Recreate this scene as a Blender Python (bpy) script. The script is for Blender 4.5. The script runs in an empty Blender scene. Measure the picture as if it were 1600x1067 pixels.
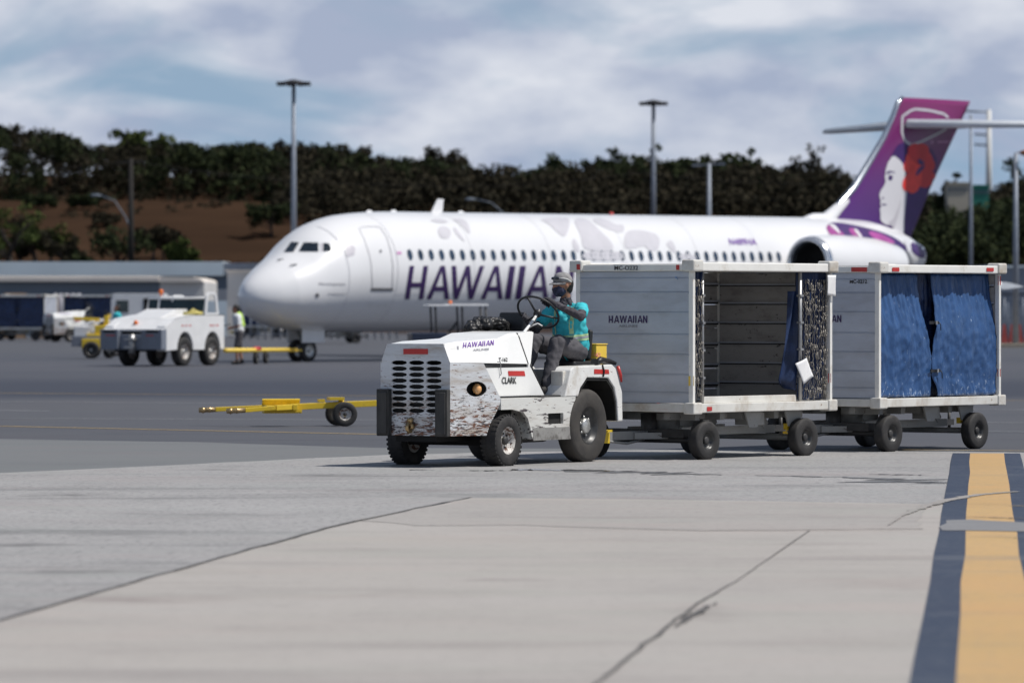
import bpy, bmesh, math, random
from math import sin, cos, pi, radians, atan2, sqrt, floor
from mathutils import Vector, Matrix
from mathutils.bvhtree import BVHTree
from mathutils.geometry import tessellate_polygon
from mathutils import noise as mnoise
import numpy as np
random.seed(7)
sc = bpy.context.scene
col = sc.collection

# ------------------------------------------------------------------ camera, sky, sun, exposure
CAMZ, FPX, HORY = 1.7, 8000.0, 476.0           # eye height, focal length in photo pixels, horizon row
cam_data = bpy.data.cameras.new("camera")
cam_data.sensor_width = 36.0
cam_data.lens = 36.0 * FPX / 1600.0
cam_data.clip_start = 0.5
cam_data.clip_end = 6000
cam_data.dof.use_dof = True
cam_data.dof.focus_distance = 55.2
cam_data.dof.aperture_fstop = 2.9
cam_data.dof.aperture_blades = 9
cam = bpy.data.objects.new("camera", cam_data)
col.objects.link(cam)
cam.location = (0, 0, CAMZ)
cam.rotation_euler = (radians(90) - math.atan((533.5 - HORY) / FPX), 0, 0)
sc.camera = cam

SUN = Vector((0.52, -0.085, 0.848)).normalized()
sun_el = math.asin(SUN.z)
world = bpy.data.worlds.new("World")
sc.world = world
world.use_nodes = True
nt = world.node_tree
for n in list(nt.nodes):
    nt.nodes.remove(n)
def wn(t, **k):
    n = nt.nodes.new(t)
    for a, b in k.items():
        setattr(n, a, b)
    return n
wo = wn('ShaderNodeOutputWorld')
skyt = wn('ShaderNodeTexSky', sky_type='NISHITA', sun_disc=False)
skyt.sun_elevation = sun_el
skyt.sun_rotation = atan2(SUN.x, SUN.y)
skyt.air_density = 1.0; skyt.dust_density = 0.4; skyt.ozone_density = 2.0
bg1 = wn('ShaderNodeBackground'); bg1.inputs[1].default_value = 1.0
tc = wn('ShaderNodeTexCoord')
mp = wn('ShaderNodeMapping'); mp.inputs['Scale'].default_value = (16, 16, 44); mp.inputs['Location'].default_value = (3.3, 1.0, 2.2)
nt.links.new(tc.outputs['Generated'], mp.inputs[0])
nz = wn('ShaderNodeTexNoise'); nz.inputs['Scale'].default_value = 1.0; nz.inputs['Detail'].default_value = 6; nz.inputs['Roughness'].default_value = 0.52; nz.inputs['Distortion'].default_value = 0.5
nt.links.new(mp.outputs[0], nz.inputs[0])
mp2 = wn('ShaderNodeMapping'); mp2.inputs['Scale'].default_value = (26, 26, 60); mp2.inputs['Location'].default_value = (7.3, 4.0, 1.2)
nt.links.new(tc.outputs['Generated'], mp2.inputs[0])
nz2 = wn('ShaderNodeTexNoise'); nz2.inputs['Scale'].default_value = 1.0; nz2.inputs['Detail'].default_value = 5; nz2.inputs['Roughness'].default_value = 0.5
nt.links.new(mp2.outputs[0], nz2.inputs[0])
r1 = wn('ShaderNodeValToRGB'); r1.color_ramp.elements[0].position = 0.36; r1.color_ramp.elements[1].position = 0.53
nt.links.new(nz.outputs[0], r1.inputs[0])
r2 = wn('ShaderNodeValToRGB'); r2.color_ramp.elements[0].position = 0.38; r2.color_ramp.elements[1].position = 0.64
r2.color_ramp.elements[0].color = (0.38, 0.44, 0.58, 1); r2.color_ramp.elements[1].color = (0.72, 0.75, 0.82, 1)
nt.links.new(nz2.outputs[0], r2.inputs[0])
bg2 = wn('ShaderNodeBackground'); bg2.inputs[1].default_value = 1.0
nt.links.new(r2.outputs[0], bg2.inputs[0])
mx = wn('ShaderNodeMixShader')
sepw = wn('ShaderNodeSeparateXYZ'); nt.links.new(tc.outputs['Generated'], sepw.inputs[0])
# distant blue air low over the horizon, clear Nishita sky above
smul = wn('ShaderNodeMix', data_type='RGBA', blend_type='MULTIPLY'); smul.inputs[0].default_value = 1; smul.inputs[7].default_value = (0.066, 0.066, 0.066, 1)
nt.links.new(skyt.outputs[0], smul.inputs[6])
lowf = wn('ShaderNodeMapRange'); lowf.inputs[1].default_value = 0.03; lowf.inputs[2].default_value = 0.30; nt.links.new(sepw.outputs[2], lowf.inputs[0])
lowc = wn('ShaderNodeMix', data_type='RGBA'); lowc.inputs[6].default_value = (0.285, 0.41, 0.56, 1)
nt.links.new(lowf.outputs[0], lowc.inputs[0]); nt.links.new(smul.outputs[2], lowc.inputs[7]); nt.links.new(lowc.outputs[2], bg1.inputs[0])
fade = wn('ShaderNodeMapRange'); fade.inputs[1].default_value = 0.12; fade.inputs[2].default_value = 0.4; fade.inputs[3].default_value = 1.0; fade.inputs[4].default_value = 0.15
nt.links.new(sepw.outputs[2], fade.inputs[0])
mf_ = wn('ShaderNodeMath', operation='MULTIPLY'); nt.links.new(r1.outputs[0], mf_.inputs[0]); nt.links.new(fade.outputs[0], mf_.inputs[1])
nt.links.new(mf_.outputs[0], mx.inputs[0]); nt.links.new(bg1.outputs[0], mx.inputs[1]); nt.links.new(bg2.outputs[0], mx.inputs[2])
nt.links.new(mx.outputs[0], wo.inputs[0])

sd = bpy.data.lights.new("sun", 'SUN'); sd.energy = 4.4; sd.angle = radians(0.5); sd.color = (1.0, 0.96, 0.90)
so = bpy.data.objects.new("sun", sd); col.objects.link(so)
so.rotation_euler = SUN.to_track_quat('Z', 'Y').to_euler()
sc.view_settings.view_transform = 'Standard'
sc.view_settings.look = 'None'
sc.view_settings.exposure = 0.0
sc.view_settings.gamma = 1.0

# ------------------------------------------------------------------ geometry helpers
def G(px, py, z=0.0):
    """ground point that the photo shows at pixel px, py"""
    D = (CAMZ - z) * FPX / (py - HORY)
    return Vector(((px - 800) / FPX * D, D, z))
def AT(px, D):
    return (px - 800) / FPX * D
def ZAT(py, D):
    return CAMZ + (HORY - py) / FPX * D
def RAY(px, py):
    return Vector(((px - 800) / FPX, 1.0, (HORY - py) / FPX)).normalized()
V = Vector
CAMP = Vector((0, 0, CAMZ))

class MB:
    def __init__(s):
        s.v = []; s.f = []; s.sm = []
    def add(s, vs, fs, smooth=False):
        o = len(s.v)
        s.v += [tuple(v) for v in vs]
        s.f += [tuple(i + o for i in f) for f in fs]
        s.sm += [smooth] * len(fs)
        return s
    def box(s, c, d, R=None):
        hx, hy, hz = d[0] / 2, d[1] / 2, d[2] / 2
        vs = [Vector((x * hx, y * hy, z * hz)) for z in (-1, 1) for y in (-1, 1) for x in (-1, 1)]
        if R is not None:
            if not isinstance(R, Matrix):
                R = Matrix.Rotation(R[1], 3, R[0])
            vs = [R @ v for v in vs]
        c = Vector(c)
        return s.add([v + c for v in vs], [(0, 2, 3, 1), (4, 5, 7, 6), (0, 1, 5, 4), (2, 6, 7, 3), (0, 4, 6, 2), (1, 3, 7, 5)])
    def b2(s, x0, x1, y0, y1, z0, z1):
        return s.box(((x0 + x1) / 2, (y0 + y1) / 2, (z0 + z1) / 2), (abs(x1 - x0), abs(y1 - y0), abs(z1 - z0)))
    def tube(s, pts, r, n=8, cap=True, closed=False):
        pts = [Vector(p) for p in pts]
        m = len(pts)
        rs = r if isinstance(r, (list, tuple)) else [r] * m
        vs = []; prev = None
        for i in range(m):
            if closed:
                t = pts[(i + 1) % m] - pts[i - 1]
            else:
                t = pts[min(i + 1, m - 1)] - pts[max(i - 1, 0)]
            t = t.normalized() if t.length > 1e-9 else Vector((0, 0, 1))
            if prev is None:
                a = Vector((0, 0, 1)) if abs(t.z) < 0.9 else Vector((1, 0, 0))
                u = (a - t * a.dot(t)).normalized()
            else:
                u = (prev - t * prev.dot(t))
                u = u.normalized() if u.length > 1e-6 else t.orthogonal().normalized()
            prev = u
            w = t.cross(u)
            for k in range(n):
                a = 2 * pi * k / n
                vs.append(pts[i] + (u * cos(a) + w * sin(a)) * rs[i])
        fs = []
        for i in range(m if closed else m - 1):
            j = (i + 1) % m
            for k in range(n):
                l = (k + 1) % n
                fs.append((i * n + k, i * n + l, j * n + l, j * n + k))
        if cap and not closed:
            fs.append(tuple(reversed(range(n)))); fs.append(tuple((m - 1) * n + k for k in range(n)))
        return s.add(vs, fs, True)
    def bar(s, a, b, w, h):
        a = Vector(a); b = Vector(b); d = b - a; L = d.length; x = d.normalized()
        up = Vector((0, 0, 1)) if abs(x.z) < 0.95 else Vector((1, 0, 0))
        y = up.cross(x).normalized(); z = x.cross(y)
        R = Matrix((x, y, z)).transposed()
        return s.box((a + b) / 2, (L, w, h), R)
    def lathe(s, prof, origin=(0, 0, 0), axis='y', n=32, smooth=True):
        """prof: list of (radius, offset along the axis)"""
        o = Vector(origin); vs = []; m = len(prof)
        for (r, a) in prof:
            for k in range(n):
                t = 2 * pi * k / n
                if axis == 'y': p = Vector((r * cos(t), a, r * sin(t)))
                elif axis == 'x': p = Vector((a, r * cos(t), r * sin(t)))
                else: p = Vector((r * cos(t), r * sin(t), a))
                vs.append(o + p)
        fs = []
        for i in range(m - 1):
            for k in range(n):
                l = (k + 1) % n
                fs.append((i * n + k, i * n + l, (i + 1) * n + l, (i + 1) * n + k))
        return s.add(vs, fs, smooth)
    def ball(s, c, r, n=12, sx=1, sy=1, sz=1):
        c = Vector(c); vs = []; fs = []
        m = n // 2
        for i in range(m + 1):
            th = pi * i / m
            for k in range(n):
                a = 2 * pi * k / n
                vs.append(c + Vector((sin(th) * cos(a) * r * sx, sin(th) * sin(a) * r * sy, cos(th) * r * sz)))
        for i in range(m):
            for k in range(n):
                l = (k + 1) % n
                fs.append((i * n + k, (i + 1) * n + k, (i + 1) * n + l, i * n + l))
        return s.add(vs, fs, True)
    def sheet(s, outer, holes, f0, f1=None):
        """polygon with holes, f0/f1 map (u,v) to the two faces"""
        loops = [list(outer)] + [list(h) for h in holes]
        flat = [p for l in loops for p in l]
        tris = tessellate_polygon([[Vector((p[0], p[1], 0)) for p in l] for l in loops])
        n = len(flat)
        vs = [f0(*p) for p in flat]; fs = [tuple(t) for t in tris]
        if f1:
            vs += [f1(*p) for p in flat]
            fs += [tuple(reversed([i + n for i in t])) for t in tris]
            o = 0
            for l in loops:
                m = len(l)
                for i in range(m):
                    j = (i + 1) % m
                    fs.append((o + i, o + j, o + j + n, o + i + n))
                o += m
        return s.add(vs, fs)
    def build(s, name, m, parent=None, bevel=0, fixn=True, seg=2):
        me = bpy.data.meshes.new(name)
        me.from_pydata([tuple(v) for v in s.v], [], s.f)
        me.polygons.foreach_set('use_smooth', s.sm)
        if fixn:
            b = bmesh.new(); b.from_mesh(me)
            bmesh.ops.remove_doubles(b, verts=b.verts, dist=1e-5)
            bmesh.ops.recalc_face_normals(b, faces=b.faces)
            b.to_mesh(me); b.free()
        me.update()
        if isinstance(m, (list, tuple)):
            for q in m: me.materials.append(q)
        else:
            me.materials.append(m)
        o = bpy.data.objects.new(name, me); col.objects.link(o)
        if parent is not None: o.parent = parent
        if bevel:
            md = o.modifiers.new('bevel', 'BEVEL'); md.width = bevel; md.segments = seg; md.limit_method = 'ANGLE'; md.angle_limit = radians(35)
        return o

def tag(o, label=None, cat=None, group=None, kind=None):
    if label: o['label'] = label
    if cat: o['category'] = cat
    if group: o['group'] = group
    if kind: o['kind'] = kind
    return o
def empty(name, loc, rz=0, label=None, cat=None, group=None):
    o = bpy.data.objects.new(name, None); col.objects.link(o)
    o.location = loc; o.rotation_euler = (0, 0, rz); o.empty_display_size = 0.2
    return tag(o, label, cat, group)
def MX(o):
    return Matrix.Translation(o.location) @ o.rotation_euler.to_matrix().to_4x4()
def copy_tree(o, parent=None):
    c = o.copy(); col.objects.link(c); c.parent = parent
    for ch in [q for q in bpy.data.objects if q.parent == o]:
        copy_tree(ch, c)
    return c

# ------------------------------------------------------------------ materials
def pm(name, base, rough=0.5, metal=0.0, var=0.12, vscale=3.0, chips=None, chips2=None, dirt=None, bump=0.0, bscale=40, coat=0.0, spec=0.5, stretch=(1, 1, 1), trans=0):
    m = bpy.data.materials.new(name); m.use_nodes = True
    t = m.node_tree; N = t.nodes; L = t.links
    b = N['Principled BSDF']
    b.inputs['Roughness'].default_value = rough; b.inputs['Metallic'].default_value = metal
    b.inputs['Coat Weight'].default_value = coat; b.inputs['Coat Roughness'].default_value = 0.08
    b.inputs['Specular IOR Level'].default_value = spec
    c = N.new('ShaderNodeTexCoord'); mp = N.new('ShaderNodeMapping'); mp.inputs['Scale'].default_value = stretch
    L.new(c.outputs['Object'], mp.inputs[0])
    def noise(scale, detail=4, ro=0.55, dist=0.0):
        n = N.new('ShaderNodeTexNoise'); n.inputs['Scale'].default_value = scale; n.inputs['Detail'].default_value = detail
        n.inputs['Roughness'].default_value = ro; n.inputs['Distortion'].default_value = dist
        L.new(mp.outputs[0], n.inputs[0]); return n
    def ramp(n, a, bb):
        r = N.new('ShaderNodeMapRange'); r.inputs[1].default_value = a; r.inputs[2].default_value = bb; r.interpolation_type = 'SMOOTHSTEP'
        L.new(n.outputs[0], r.inputs[0]); return r
    cur = None
    lo = tuple(max(0, x * (1 - var)) for x in base) + (1,); hi = tuple(min(1, x * (1 + var)) for x in base) + (1,)
    mix = N.new('ShaderNodeMix'); mix.data_type = 'RGBA'
    mix.inputs[6].default_value = lo; mix.inputs[7].default_value = hi
    L.new(ramp(noise(vscale), 0.3, 0.7).outputs[0], mix.inputs[0]); cur = mix.outputs[2]
    def over(colr, fac):
        nonlocal cur
        q = N.new('ShaderNodeMix'); q.data_type = 'RGBA'; q.inputs[7].default_value = tuple(colr) + (1,)
        L.new(cur, q.inputs[6]); L.new(fac, q.inputs[0]); cur = q.outputs[2]
    if dirt:
        colr, lo_, hi_, s_ = dirt
        over(colr, ramp(noise(s_, 6, 0.65), lo_, hi_).outputs[0])
    for ch in (chips, chips2):
        if ch:
            colr, th, s_ = ch[:3]
            f = ramp(noise(s_, 7, 0.68, 0.4), th, th + 0.02).outputs[0]
            if len(ch) > 3:                       # height limit: wear only below z
                sp = N.new('ShaderNodeSeparateXYZ'); L.new(c.outputs['Object'], sp.inputs[0])
                r = N.new('ShaderNodeMapRange'); r.inputs[1].default_value = ch[3]; r.inputs[2].default_value = ch[3] - ch[4]
                L.new(sp.outputs[2], r.inputs[0])
                mm = N.new('ShaderNodeMath'); mm.operation = 'ADD'
                # wear grows downward: shift the threshold
                n2 = noise(s_, 7, 0.68, 0.4)
                sc_ = N.new('ShaderNodeMath'); sc_.operation = 'MULTIPLY'; sc_.inputs[1].default_value = ch[5]
                L.new(r.outputs[0], sc_.inputs[0]); L.new(n2.outputs[0], mm.inputs[0]); L.new(sc_.outputs[0], mm.inputs[1])
                rr = N.new('ShaderNodeMapRange'); rr.inputs[1].default_value = th; rr.inputs[2].default_value = th + 0.025
                L.new(mm.outputs[0], rr.inputs[0]); f = rr.outputs[0]
            over(colr, f)
    L.new(cur, b.inputs['Base Color'])
    if bump:
        bp = N.new('ShaderNodeBump'); bp.inputs['Strength'].default_value = bump; bp.inputs['Distance'].default_value = 0.02
        L.new(noise(bscale, 5).outputs[0], bp.inputs['Height']); L.new(bp.outputs[0], b.inputs['Normal'])
    return m

M = {}
RUST = (0.16, 0.06, 0.03)
M['tugwhite'] = pm('worn_white_paint', (0.74, 0.74, 0.72), 0.38, chips=(RUST, 0.645, 14.0), chips2=((0.05, 0.045, 0.05), 0.655, 30), dirt=((0.5, 0.46, 0.4), 0.5, 0.8, 4), var=0.05)
M['tugnose'] = pm('chipped_white_paint', (0.64, 0.66, 0.68), 0.45, chips=((0.17, 0.075, 0.042), 0.655, 24.0, 1.08, 0.70, 0.155), chips2=((0.04, 0.033, 0.038), 0.65, 40, 1.08, 0.70, 0.120), dirt=((0.36, 0.29, 0.22), 0.42, 0.75, 5), var=0.06, stretch=(0.33, 0.33, 1.7))
M['tugskirt'] = pm('scraped_white_paint', (0.66, 0.66, 0.63), 0.5, chips=((0.06, 0.045, 0.05), 0.62, 15.0, 0.75, 0.35, 0.07), chips2=((0.2, 0.1, 0.05), 0.66, 18), dirt=((0.3, 0.26, 0.22), 0.4, 0.75, 3), var=0.08, stretch=(0.3, 1, 1.8))
M['hood'] = pm('white_hood_paint', (0.82, 0.82, 0.80), 0.3, chips=((0.12, 0.07, 0.05), 0.735, 14), var=0.03, coat=0.2)
M['cartwhite'] = pm('dirty_white_steel', (0.66, 0.65, 0.61), 0.45, chips=((0.2, 0.1, 0.05), 0.66, 12), dirt=((0.4, 0.33, 0.25), 0.42, 0.8, 3.5), var=0.06)
M['cartedge'] = pm('white_painted_rail', (0.78, 0.77, 0.73), 0.42, chips=((0.15, 0.09, 0.06), 0.69, 15), dirt=((0.5, 0.45, 0.36), 0.52, 0.85, 5), var=0.04)
M['alu'] = pm('aluminium_panel', (0.47, 0.50, 0.56), 0.45, metal=0.1, dirt=((0.36, 0.37, 0.40), 0.4, 0.85, 1.6), var=0.06, vscale=2, stretch=(1, 1, 3))
M['alu_in'] = pm('scuffed_inner_panel', (0.42, 0.41, 0.40), 0.6, chips=((0.10, 0.095, 0.09), 0.62, 7), dirt=((0.26, 0.245, 0.235), 0.4, 0.75, 3), var=0.12, stretch=(1, 1, 2.2))
M['greysteel'] = pm('grey_painted_steel', (0.26, 0.26, 0.25), 0.5, chips=((0.08, 0.05, 0.04), 0.64, 12), var=0.12)
M['darksteel'] = pm('dark_greasy_steel', (0.035, 0.034, 0.034), 0.55, var=0.3, vscale=8)
M['black'] = pm('black_plastic', (0.018, 0.018, 0.02), 0.45, var=0.2)
M['void'] = pm('unlit_void_black', (0.008, 0.008, 0.008), 0.9, var=0.1)  # near-black colour painted for the unlit depth of hollows and openings
M['tyre'] = pm('dusty_tyre_rubber', (0.022, 0.021, 0.021), 0.75, dirt=((0.055, 0.05, 0.046), 0.45, 0.85, 7), var=0.2, bump=0.2, bscale=60)
M['tyre2'] = pm('worn_tyre_rubber', (0.050, 0.045, 0.040), 0.8, dirt=((0.028, 0.026, 0.025), 0.4, 0.7, 5), var=0.2, bump=0.2, bscale=50)
M['rimrust'] = pm('flaking_white_rim', (0.5, 0.48, 0.45), 0.5, chips=((0.11, 0.05, 0.03), 0.52, 16), var=0.15)
M['rimdark'] = pm('dark_rim', (0.05, 0.05, 0.05), 0.4, metal=0.4, var=0.3, vscale=10)
M['silver'] = pm('silver_hub', (0.5, 0.5, 0.48), 0.35, metal=0.6, var=0.2, vscale=12, chips=((0.1, 0.08, 0.06), 0.62, 20))
M['rubber'] = pm('bumper_rubber', (0.035, 0.034, 0.033), 0.7, var=0.4, vscale=9, dirt=((0.07, 0.065, 0.06), 0.5, 0.8, 8), stretch=(1, 1, 0.3))
M['red'] = pm('red_reflective_tape', (0.50, 0.035, 0.03), 0.35, var=0.1)
M['orange'] = pm('orange_reflector', (0.75, 0.16, 0.02), 0.35, var=0.1)
M['yellow'] = pm('yellow_paint', (0.72, 0.50, 0.03), 0.42, chips=((0.12, 0.08, 0.04), 0.68, 12), dirt=((0.45, 0.3, 0.05), 0.5, 0.85, 6), var=0.07)
M['yellowbox'] = pm('yellow_plastic', (0.80, 0.56, 0.08), 0.5, var=0.06)
M['brass'] = pm('worn_brass', (0.45, 0.32, 0.16), 0.35, metal=0.7, var=0.3, vscale=20)
M['purple'] = pm('purple_lettering', (0.035, 0.012, 0.085), 0.4, var=0.05)
M['purple2'] = pm('violet_lettering', (0.17, 0.06, 0.34), 0.4, var=0.12, vscale=30)
M['greytext'] = pm('grey_lettering', (0.30, 0.30, 0.33), 0.5, var=0.1)
M['blacktext'] = pm('black_lettering', (0.03, 0.03, 0.03), 0.5, var=0.1, chips=((0.6, 0.6, 0.58), 0.70, 60))
M['blacktxt2'] = pm('black_print', (0.03, 0.03, 0.03), 0.5, var=0.1)
M['labelwhite'] = pm('white_label', (0.72, 0.72, 0.70), 0.5, var=0.04)
M['paper'] = pm('white_paper', (0.80, 0.80, 0.80), 0.7, var=0.04, dirt=((0.6, 0.6, 0.62), 0.5, 0.8, 25))
M['curtain'] = pm('blue_vinyl_curtain', (0.028, 0.080, 0.21), 0.36, var=0.14, vscale=5, dirt=((0.055, 0.11, 0.235), 0.5, 0.8, 9), bump=0.35, bscale=16, stretch=(1.5, 1, 0.5), chips=((0.30, 0.38, 0.52), 0.655, 24.0, 1.0, 0.45, 0.10))
M['curtshade'] = pm('navy_vinyl_curtain', (0.012, 0.028, 0.085), 0.45, var=0.3, vscale=6, bump=0.4, bscale=14)  # darker copy of the blue curtain, shade put into its colour
M['chain'] = pm('tarnished_chain', (0.27, 0.25, 0.22), 0.45, metal=0.5, var=0.35, vscale=40)
M['galv'] = pm('galvanised_rod', (0.36, 0.36, 0.36), 0.4, metal=0.6, var=0.15, vscale=9)
M['glow'] = pm('amber_lamp_lens', (0.75, 0.40, 0.16), 0.15, var=0.25, vscale=30, coat=0.5)
M['seatvinyl'] = pm('black_seat_vinyl', (0.02, 0.02, 0.022), 0.4, var=0.2, bump=0.1)
M['cloth_blk'] = pm('black_rain_jacket', (0.018, 0.017, 0.017), 0.45, var=0.4, vscale=10, bump=0.5, bscale=18)
M['teal'] = pm('turquoise_safety_shirt', (0.035, 0.46, 0.52), 0.75, var=0.2, vscale=6, bump=0.4, bscale=14)
M['hivis'] = pm('silver_lime_tape', (0.42, 0.60, 0.32), 0.45, var=0.15, vscale=20)
M['greycloth'] = pm('charcoal_trousers', (0.072, 0.069, 0.078), 0.85, var=0.06, vscale=5, bump=0.55, bscale=13)
M['sleeve'] = pm('dark_grey_sleeve', (0.055, 0.05, 0.06), 0.8, var=0.2, bump=0.3, bscale=20)
M['skin'] = pm('brown_skin', (0.34, 0.165, 0.10), 0.5, var=0.1, vscale=12)
M['mask'] = pm('navy_face_mask', (0.035, 0.04, 0.075), 0.85, var=0.4, vscale=30)
M['cap'] = pm('grey_cap_cloth', (0.24, 0.235, 0.235), 0.85, var=0.25, vscale=18)
M['hair'] = pm('black_hair', (0.015, 0.012, 0.01), 0.6, var=0.3)
M['glove'] = pm('dark_work_glove', (0.04, 0.038, 0.045), 0.8, var=0.25, bump=0.3, bscale=60)
M['shoe'] = pm('black_boot', (0.02, 0.018, 0.018), 0.6, var=0.3)
M['badge'] = pm('blue_id_badge', (0.12, 0.25, 0.50), 0.3, var=0.2, vscale=20)
M['whitecloth'] = pm('white_work_shirt', (0.70, 0.72, 0.74), 0.8, var=0.06, bump=0.3, bscale=12)
M['limevest'] = pm('lime_vest_panel', (0.45, 0.66, 0.12), 0.7, var=0.1)
M['planewhite'] = pm('glossy_white_aircraft_paint', (0.76, 0.76, 0.77), 0.28, coat=0.5, var=0.02, vscale=0.6)
M['greypaint'] = pm('pale_grey_aircraft_pattern', (0.585, 0.57, 0.60), 0.3, coat=0.4, var=0.03)
M['line'] = pm('grey_panel_line', (0.48, 0.48, 0.50), 0.5, var=0.05)
M['darkline'] = pm('dark_door_sill', (0.17, 0.17, 0.18), 0.4, metal=0.4, var=0.1)
M['glassdark'] = pm('dark_cockpit_glass', (0.012, 0.018, 0.025), 0.06, var=0.2, coat=0.6)
M['winglass'] = pm('cabin_window_glass', (0.03, 0.05, 0.085), 0.12, var=0.3, vscale=2)
M['polished'] = pm('polished_leading_edge', (0.55, 0.58, 0.62), 0.18, metal=0.9, var=0.05)
M['wingpaint'] = pm('grey_wing_paint', (0.50, 0.53, 0.57), 0.3, coat=0.3, var=0.04)
M['facewhite'] = pm('pale_face_paint', (0.66, 0.65, 0.68), 0.35, coat=0.3, var=0.03, vscale=0.5)
M['shadegrey'] = pm('light_grey_outline_paint', (0.52, 0.50, 0.54), 0.35, var=0.03)
M['shadepetal'] = pm('red_petal_shaded', (0.56, 0.012, 0.020), 0.45, coat=0.0, var=0.15, vscale=0.9)  # petal red with the tailplane's shade put into the colour
M['litpetal'] = pm('red_petal_sunlit', (0.80, 0.040, 0.030), 0.45, coat=0.0, var=0.1)  # same petal red, painted brighter for the sunlit petals
M['violet'] = pm('dark_violet_paint', (0.045, 0.012, 0.12), 0.5, coat=0.0, var=0.1)
M['magenta'] = pm('magenta_petal_paint', (0.36, 0.07, 0.28), 0.35, coat=0.3, var=0.25, vscale=0.7)
M['pinkpetal'] = pm('pink_petal_paint', (0.55, 0.25, 0.47), 0.35, coat=0.3, var=0.15)
M['bumpergrey'] = pm('blue_grey_bumper_steel', (0.17, 0.19, 0.23), 0.5, var=0.08)
M['pushwhite'] = pm('white_tractor_paint', (0.72, 0.72, 0.72), 0.35, coat=0.2, var=0.04)
M['glasstint'] = pm('tinted_cab_glass', (0.02, 0.035, 0.035), 0.08, var=0.2, coat=0.4)
M['pole'] = pm('galvanised_pole', (0.20, 0.225, 0.27), 0.5, metal=0.2, var=0.08)
M['polewhite'] = pm('white_pole_paint', (0.62, 0.62, 0.60), 0.5, var=0.06)
M['lampdark'] = pm('dark_lamp_housing', (0.03, 0.03, 0.035), 0.6, var=0.2)
M['wood'] = pm('weathered_pole_wood', (0.012, 0.010, 0.009), 0.9, var=0.3)
M['bwall'] = pm('grey_metal_wall', (0.13, 0.16, 0.20), 0.6, var=0.08, vscale=0.3)
M['bfascia'] = pm('pale_blue_roof_fascia', (0.62, 0.70, 0.74), 0.6, var=0.06, vscale=0.2)
M['broof'] = pm('beige_roof_edge', (0.68, 0.62, 0.56), 0.7, var=0.06, vscale=0.3)
M['bpale'] = pm('pale_beige_wall', (0.55, 0.54, 0.53), 0.7, var=0.06, vscale=0.3)
M['sunwall'] = pm('cream_building_wall', (0.52, 0.47, 0.38), 0.7, var=0.08, vscale=0.3)
M['greenroof'] = pm('green_building_panel', (0.02, 0.20, 0.15), 0.6, var=0.1, vscale=0.4)
M['bark'] = pm('grey_bark', (0.03, 0.024, 0.02), 0.9, var=0.3)
def leafmat(name, a, b):
    m = pm(name, a, 0.9, var=0.0, spec=0.08)
    t = m.node_tree; bs = t.nodes['Principled BSDF']
    for l in list(t.links):
        if l.to_socket == bs.inputs['Base Color']: t.links.remove(l)
    g = t.nodes.new('ShaderNodeNewGeometry'); mix = t.nodes.new('ShaderNodeMix'); mix.data_type = 'RGBA'
    mix.inputs[6].default_value = a + (1,); mix.inputs[7].default_value = b + (1,)
    t.links.new(g.outputs['Random Per Island'], mix.inputs[0]); t.links.new(mix.outputs[2], bs.inputs['Base Color'])
    return m
M['leaf'] = leafmat('dark_green_leaves', (0.009, 0.015, 0.008), (0.042, 0.052, 0.022))
M['leafbrown'] = leafmat('dry_olive_leaves', (0.012, 0.012, 0.008), (0.046, 0.039, 0.025))
M['leaflight'] = leafmat('mid_green_leaves', (0.018, 0.030, 0.009), (0.075, 0.092, 0.028))
M['twig'] = pm('bare_grey_twigs', (0.035, 0.032, 0.03), 0.9, var=0.3)

# ------------------------------------------------------------------ decals laid on real surfaces
def bvh_of(mbs, mat):
    vs = []; fs = []
    for mb in mbs:
        o = len(vs)
        vs += [mat @ Vector(v) for v in mb.v]
        fs += [tuple(i + o for i in f) for f in mb.f]
    return BVHTree.FromPolygons(vs, fs)
def poly_mesh(polys, cell=None):
    b = bmesh.new()
    for P in polys:
        if isinstance(P, tuple) and P and P[0] == 'tri':
            vv = [b.verts.new((p[0], p[1], 0)) for p in P[1]]
            for t in P[2]:
                try: b.faces.new([vv[i] for i in t])
                except ValueError: pass
        else:
            tris = tessellate_polygon([[Vector((p[0], p[1], 0)) for p in P]])
            vv = [b.verts.new((p[0], p[1], 0)) for p in P]
            for t in tris:
                try: b.faces.new([vv[i] for i in t])
                except ValueError: pass
    if cell and b.verts:
        for ax in (0, 1):
            lo = min(v.co[ax] for v in b.verts); hi = max(v.co[ax] for v in b.verts)
            k = math.floor(lo / cell) + 1
            while k * cell < hi:
                co = [0, 0, 0]; no = [0, 0, 0]; co[ax] = k * cell; no[ax] = 1
                bmesh.ops.bisect_plane(b, geom=list(b.verts) + list(b.edges) + list(b.faces), plane_co=co, plane_no=no)
                k += 1
    vs = [(v.co.x, v.co.y) for v in b.verts]
    b.verts.index_update()
    fs = [tuple(v.index for v in f.verts) for f in b.faces]
    b.free()
    return vs, fs
def chaikin(P, n=2):
    for _ in range(n):
        Q = []
        for i, a in enumerate(P):
            b = P[(i + 1) % len(P)]; Q += [(a[0] * .75 + b[0] * .25, a[1] * .75 + b[1] * .25), (a[0] * .25 + b[0] * .75, a[1] * .25 + b[1] * .75)]
        P = Q
    return P
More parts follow.
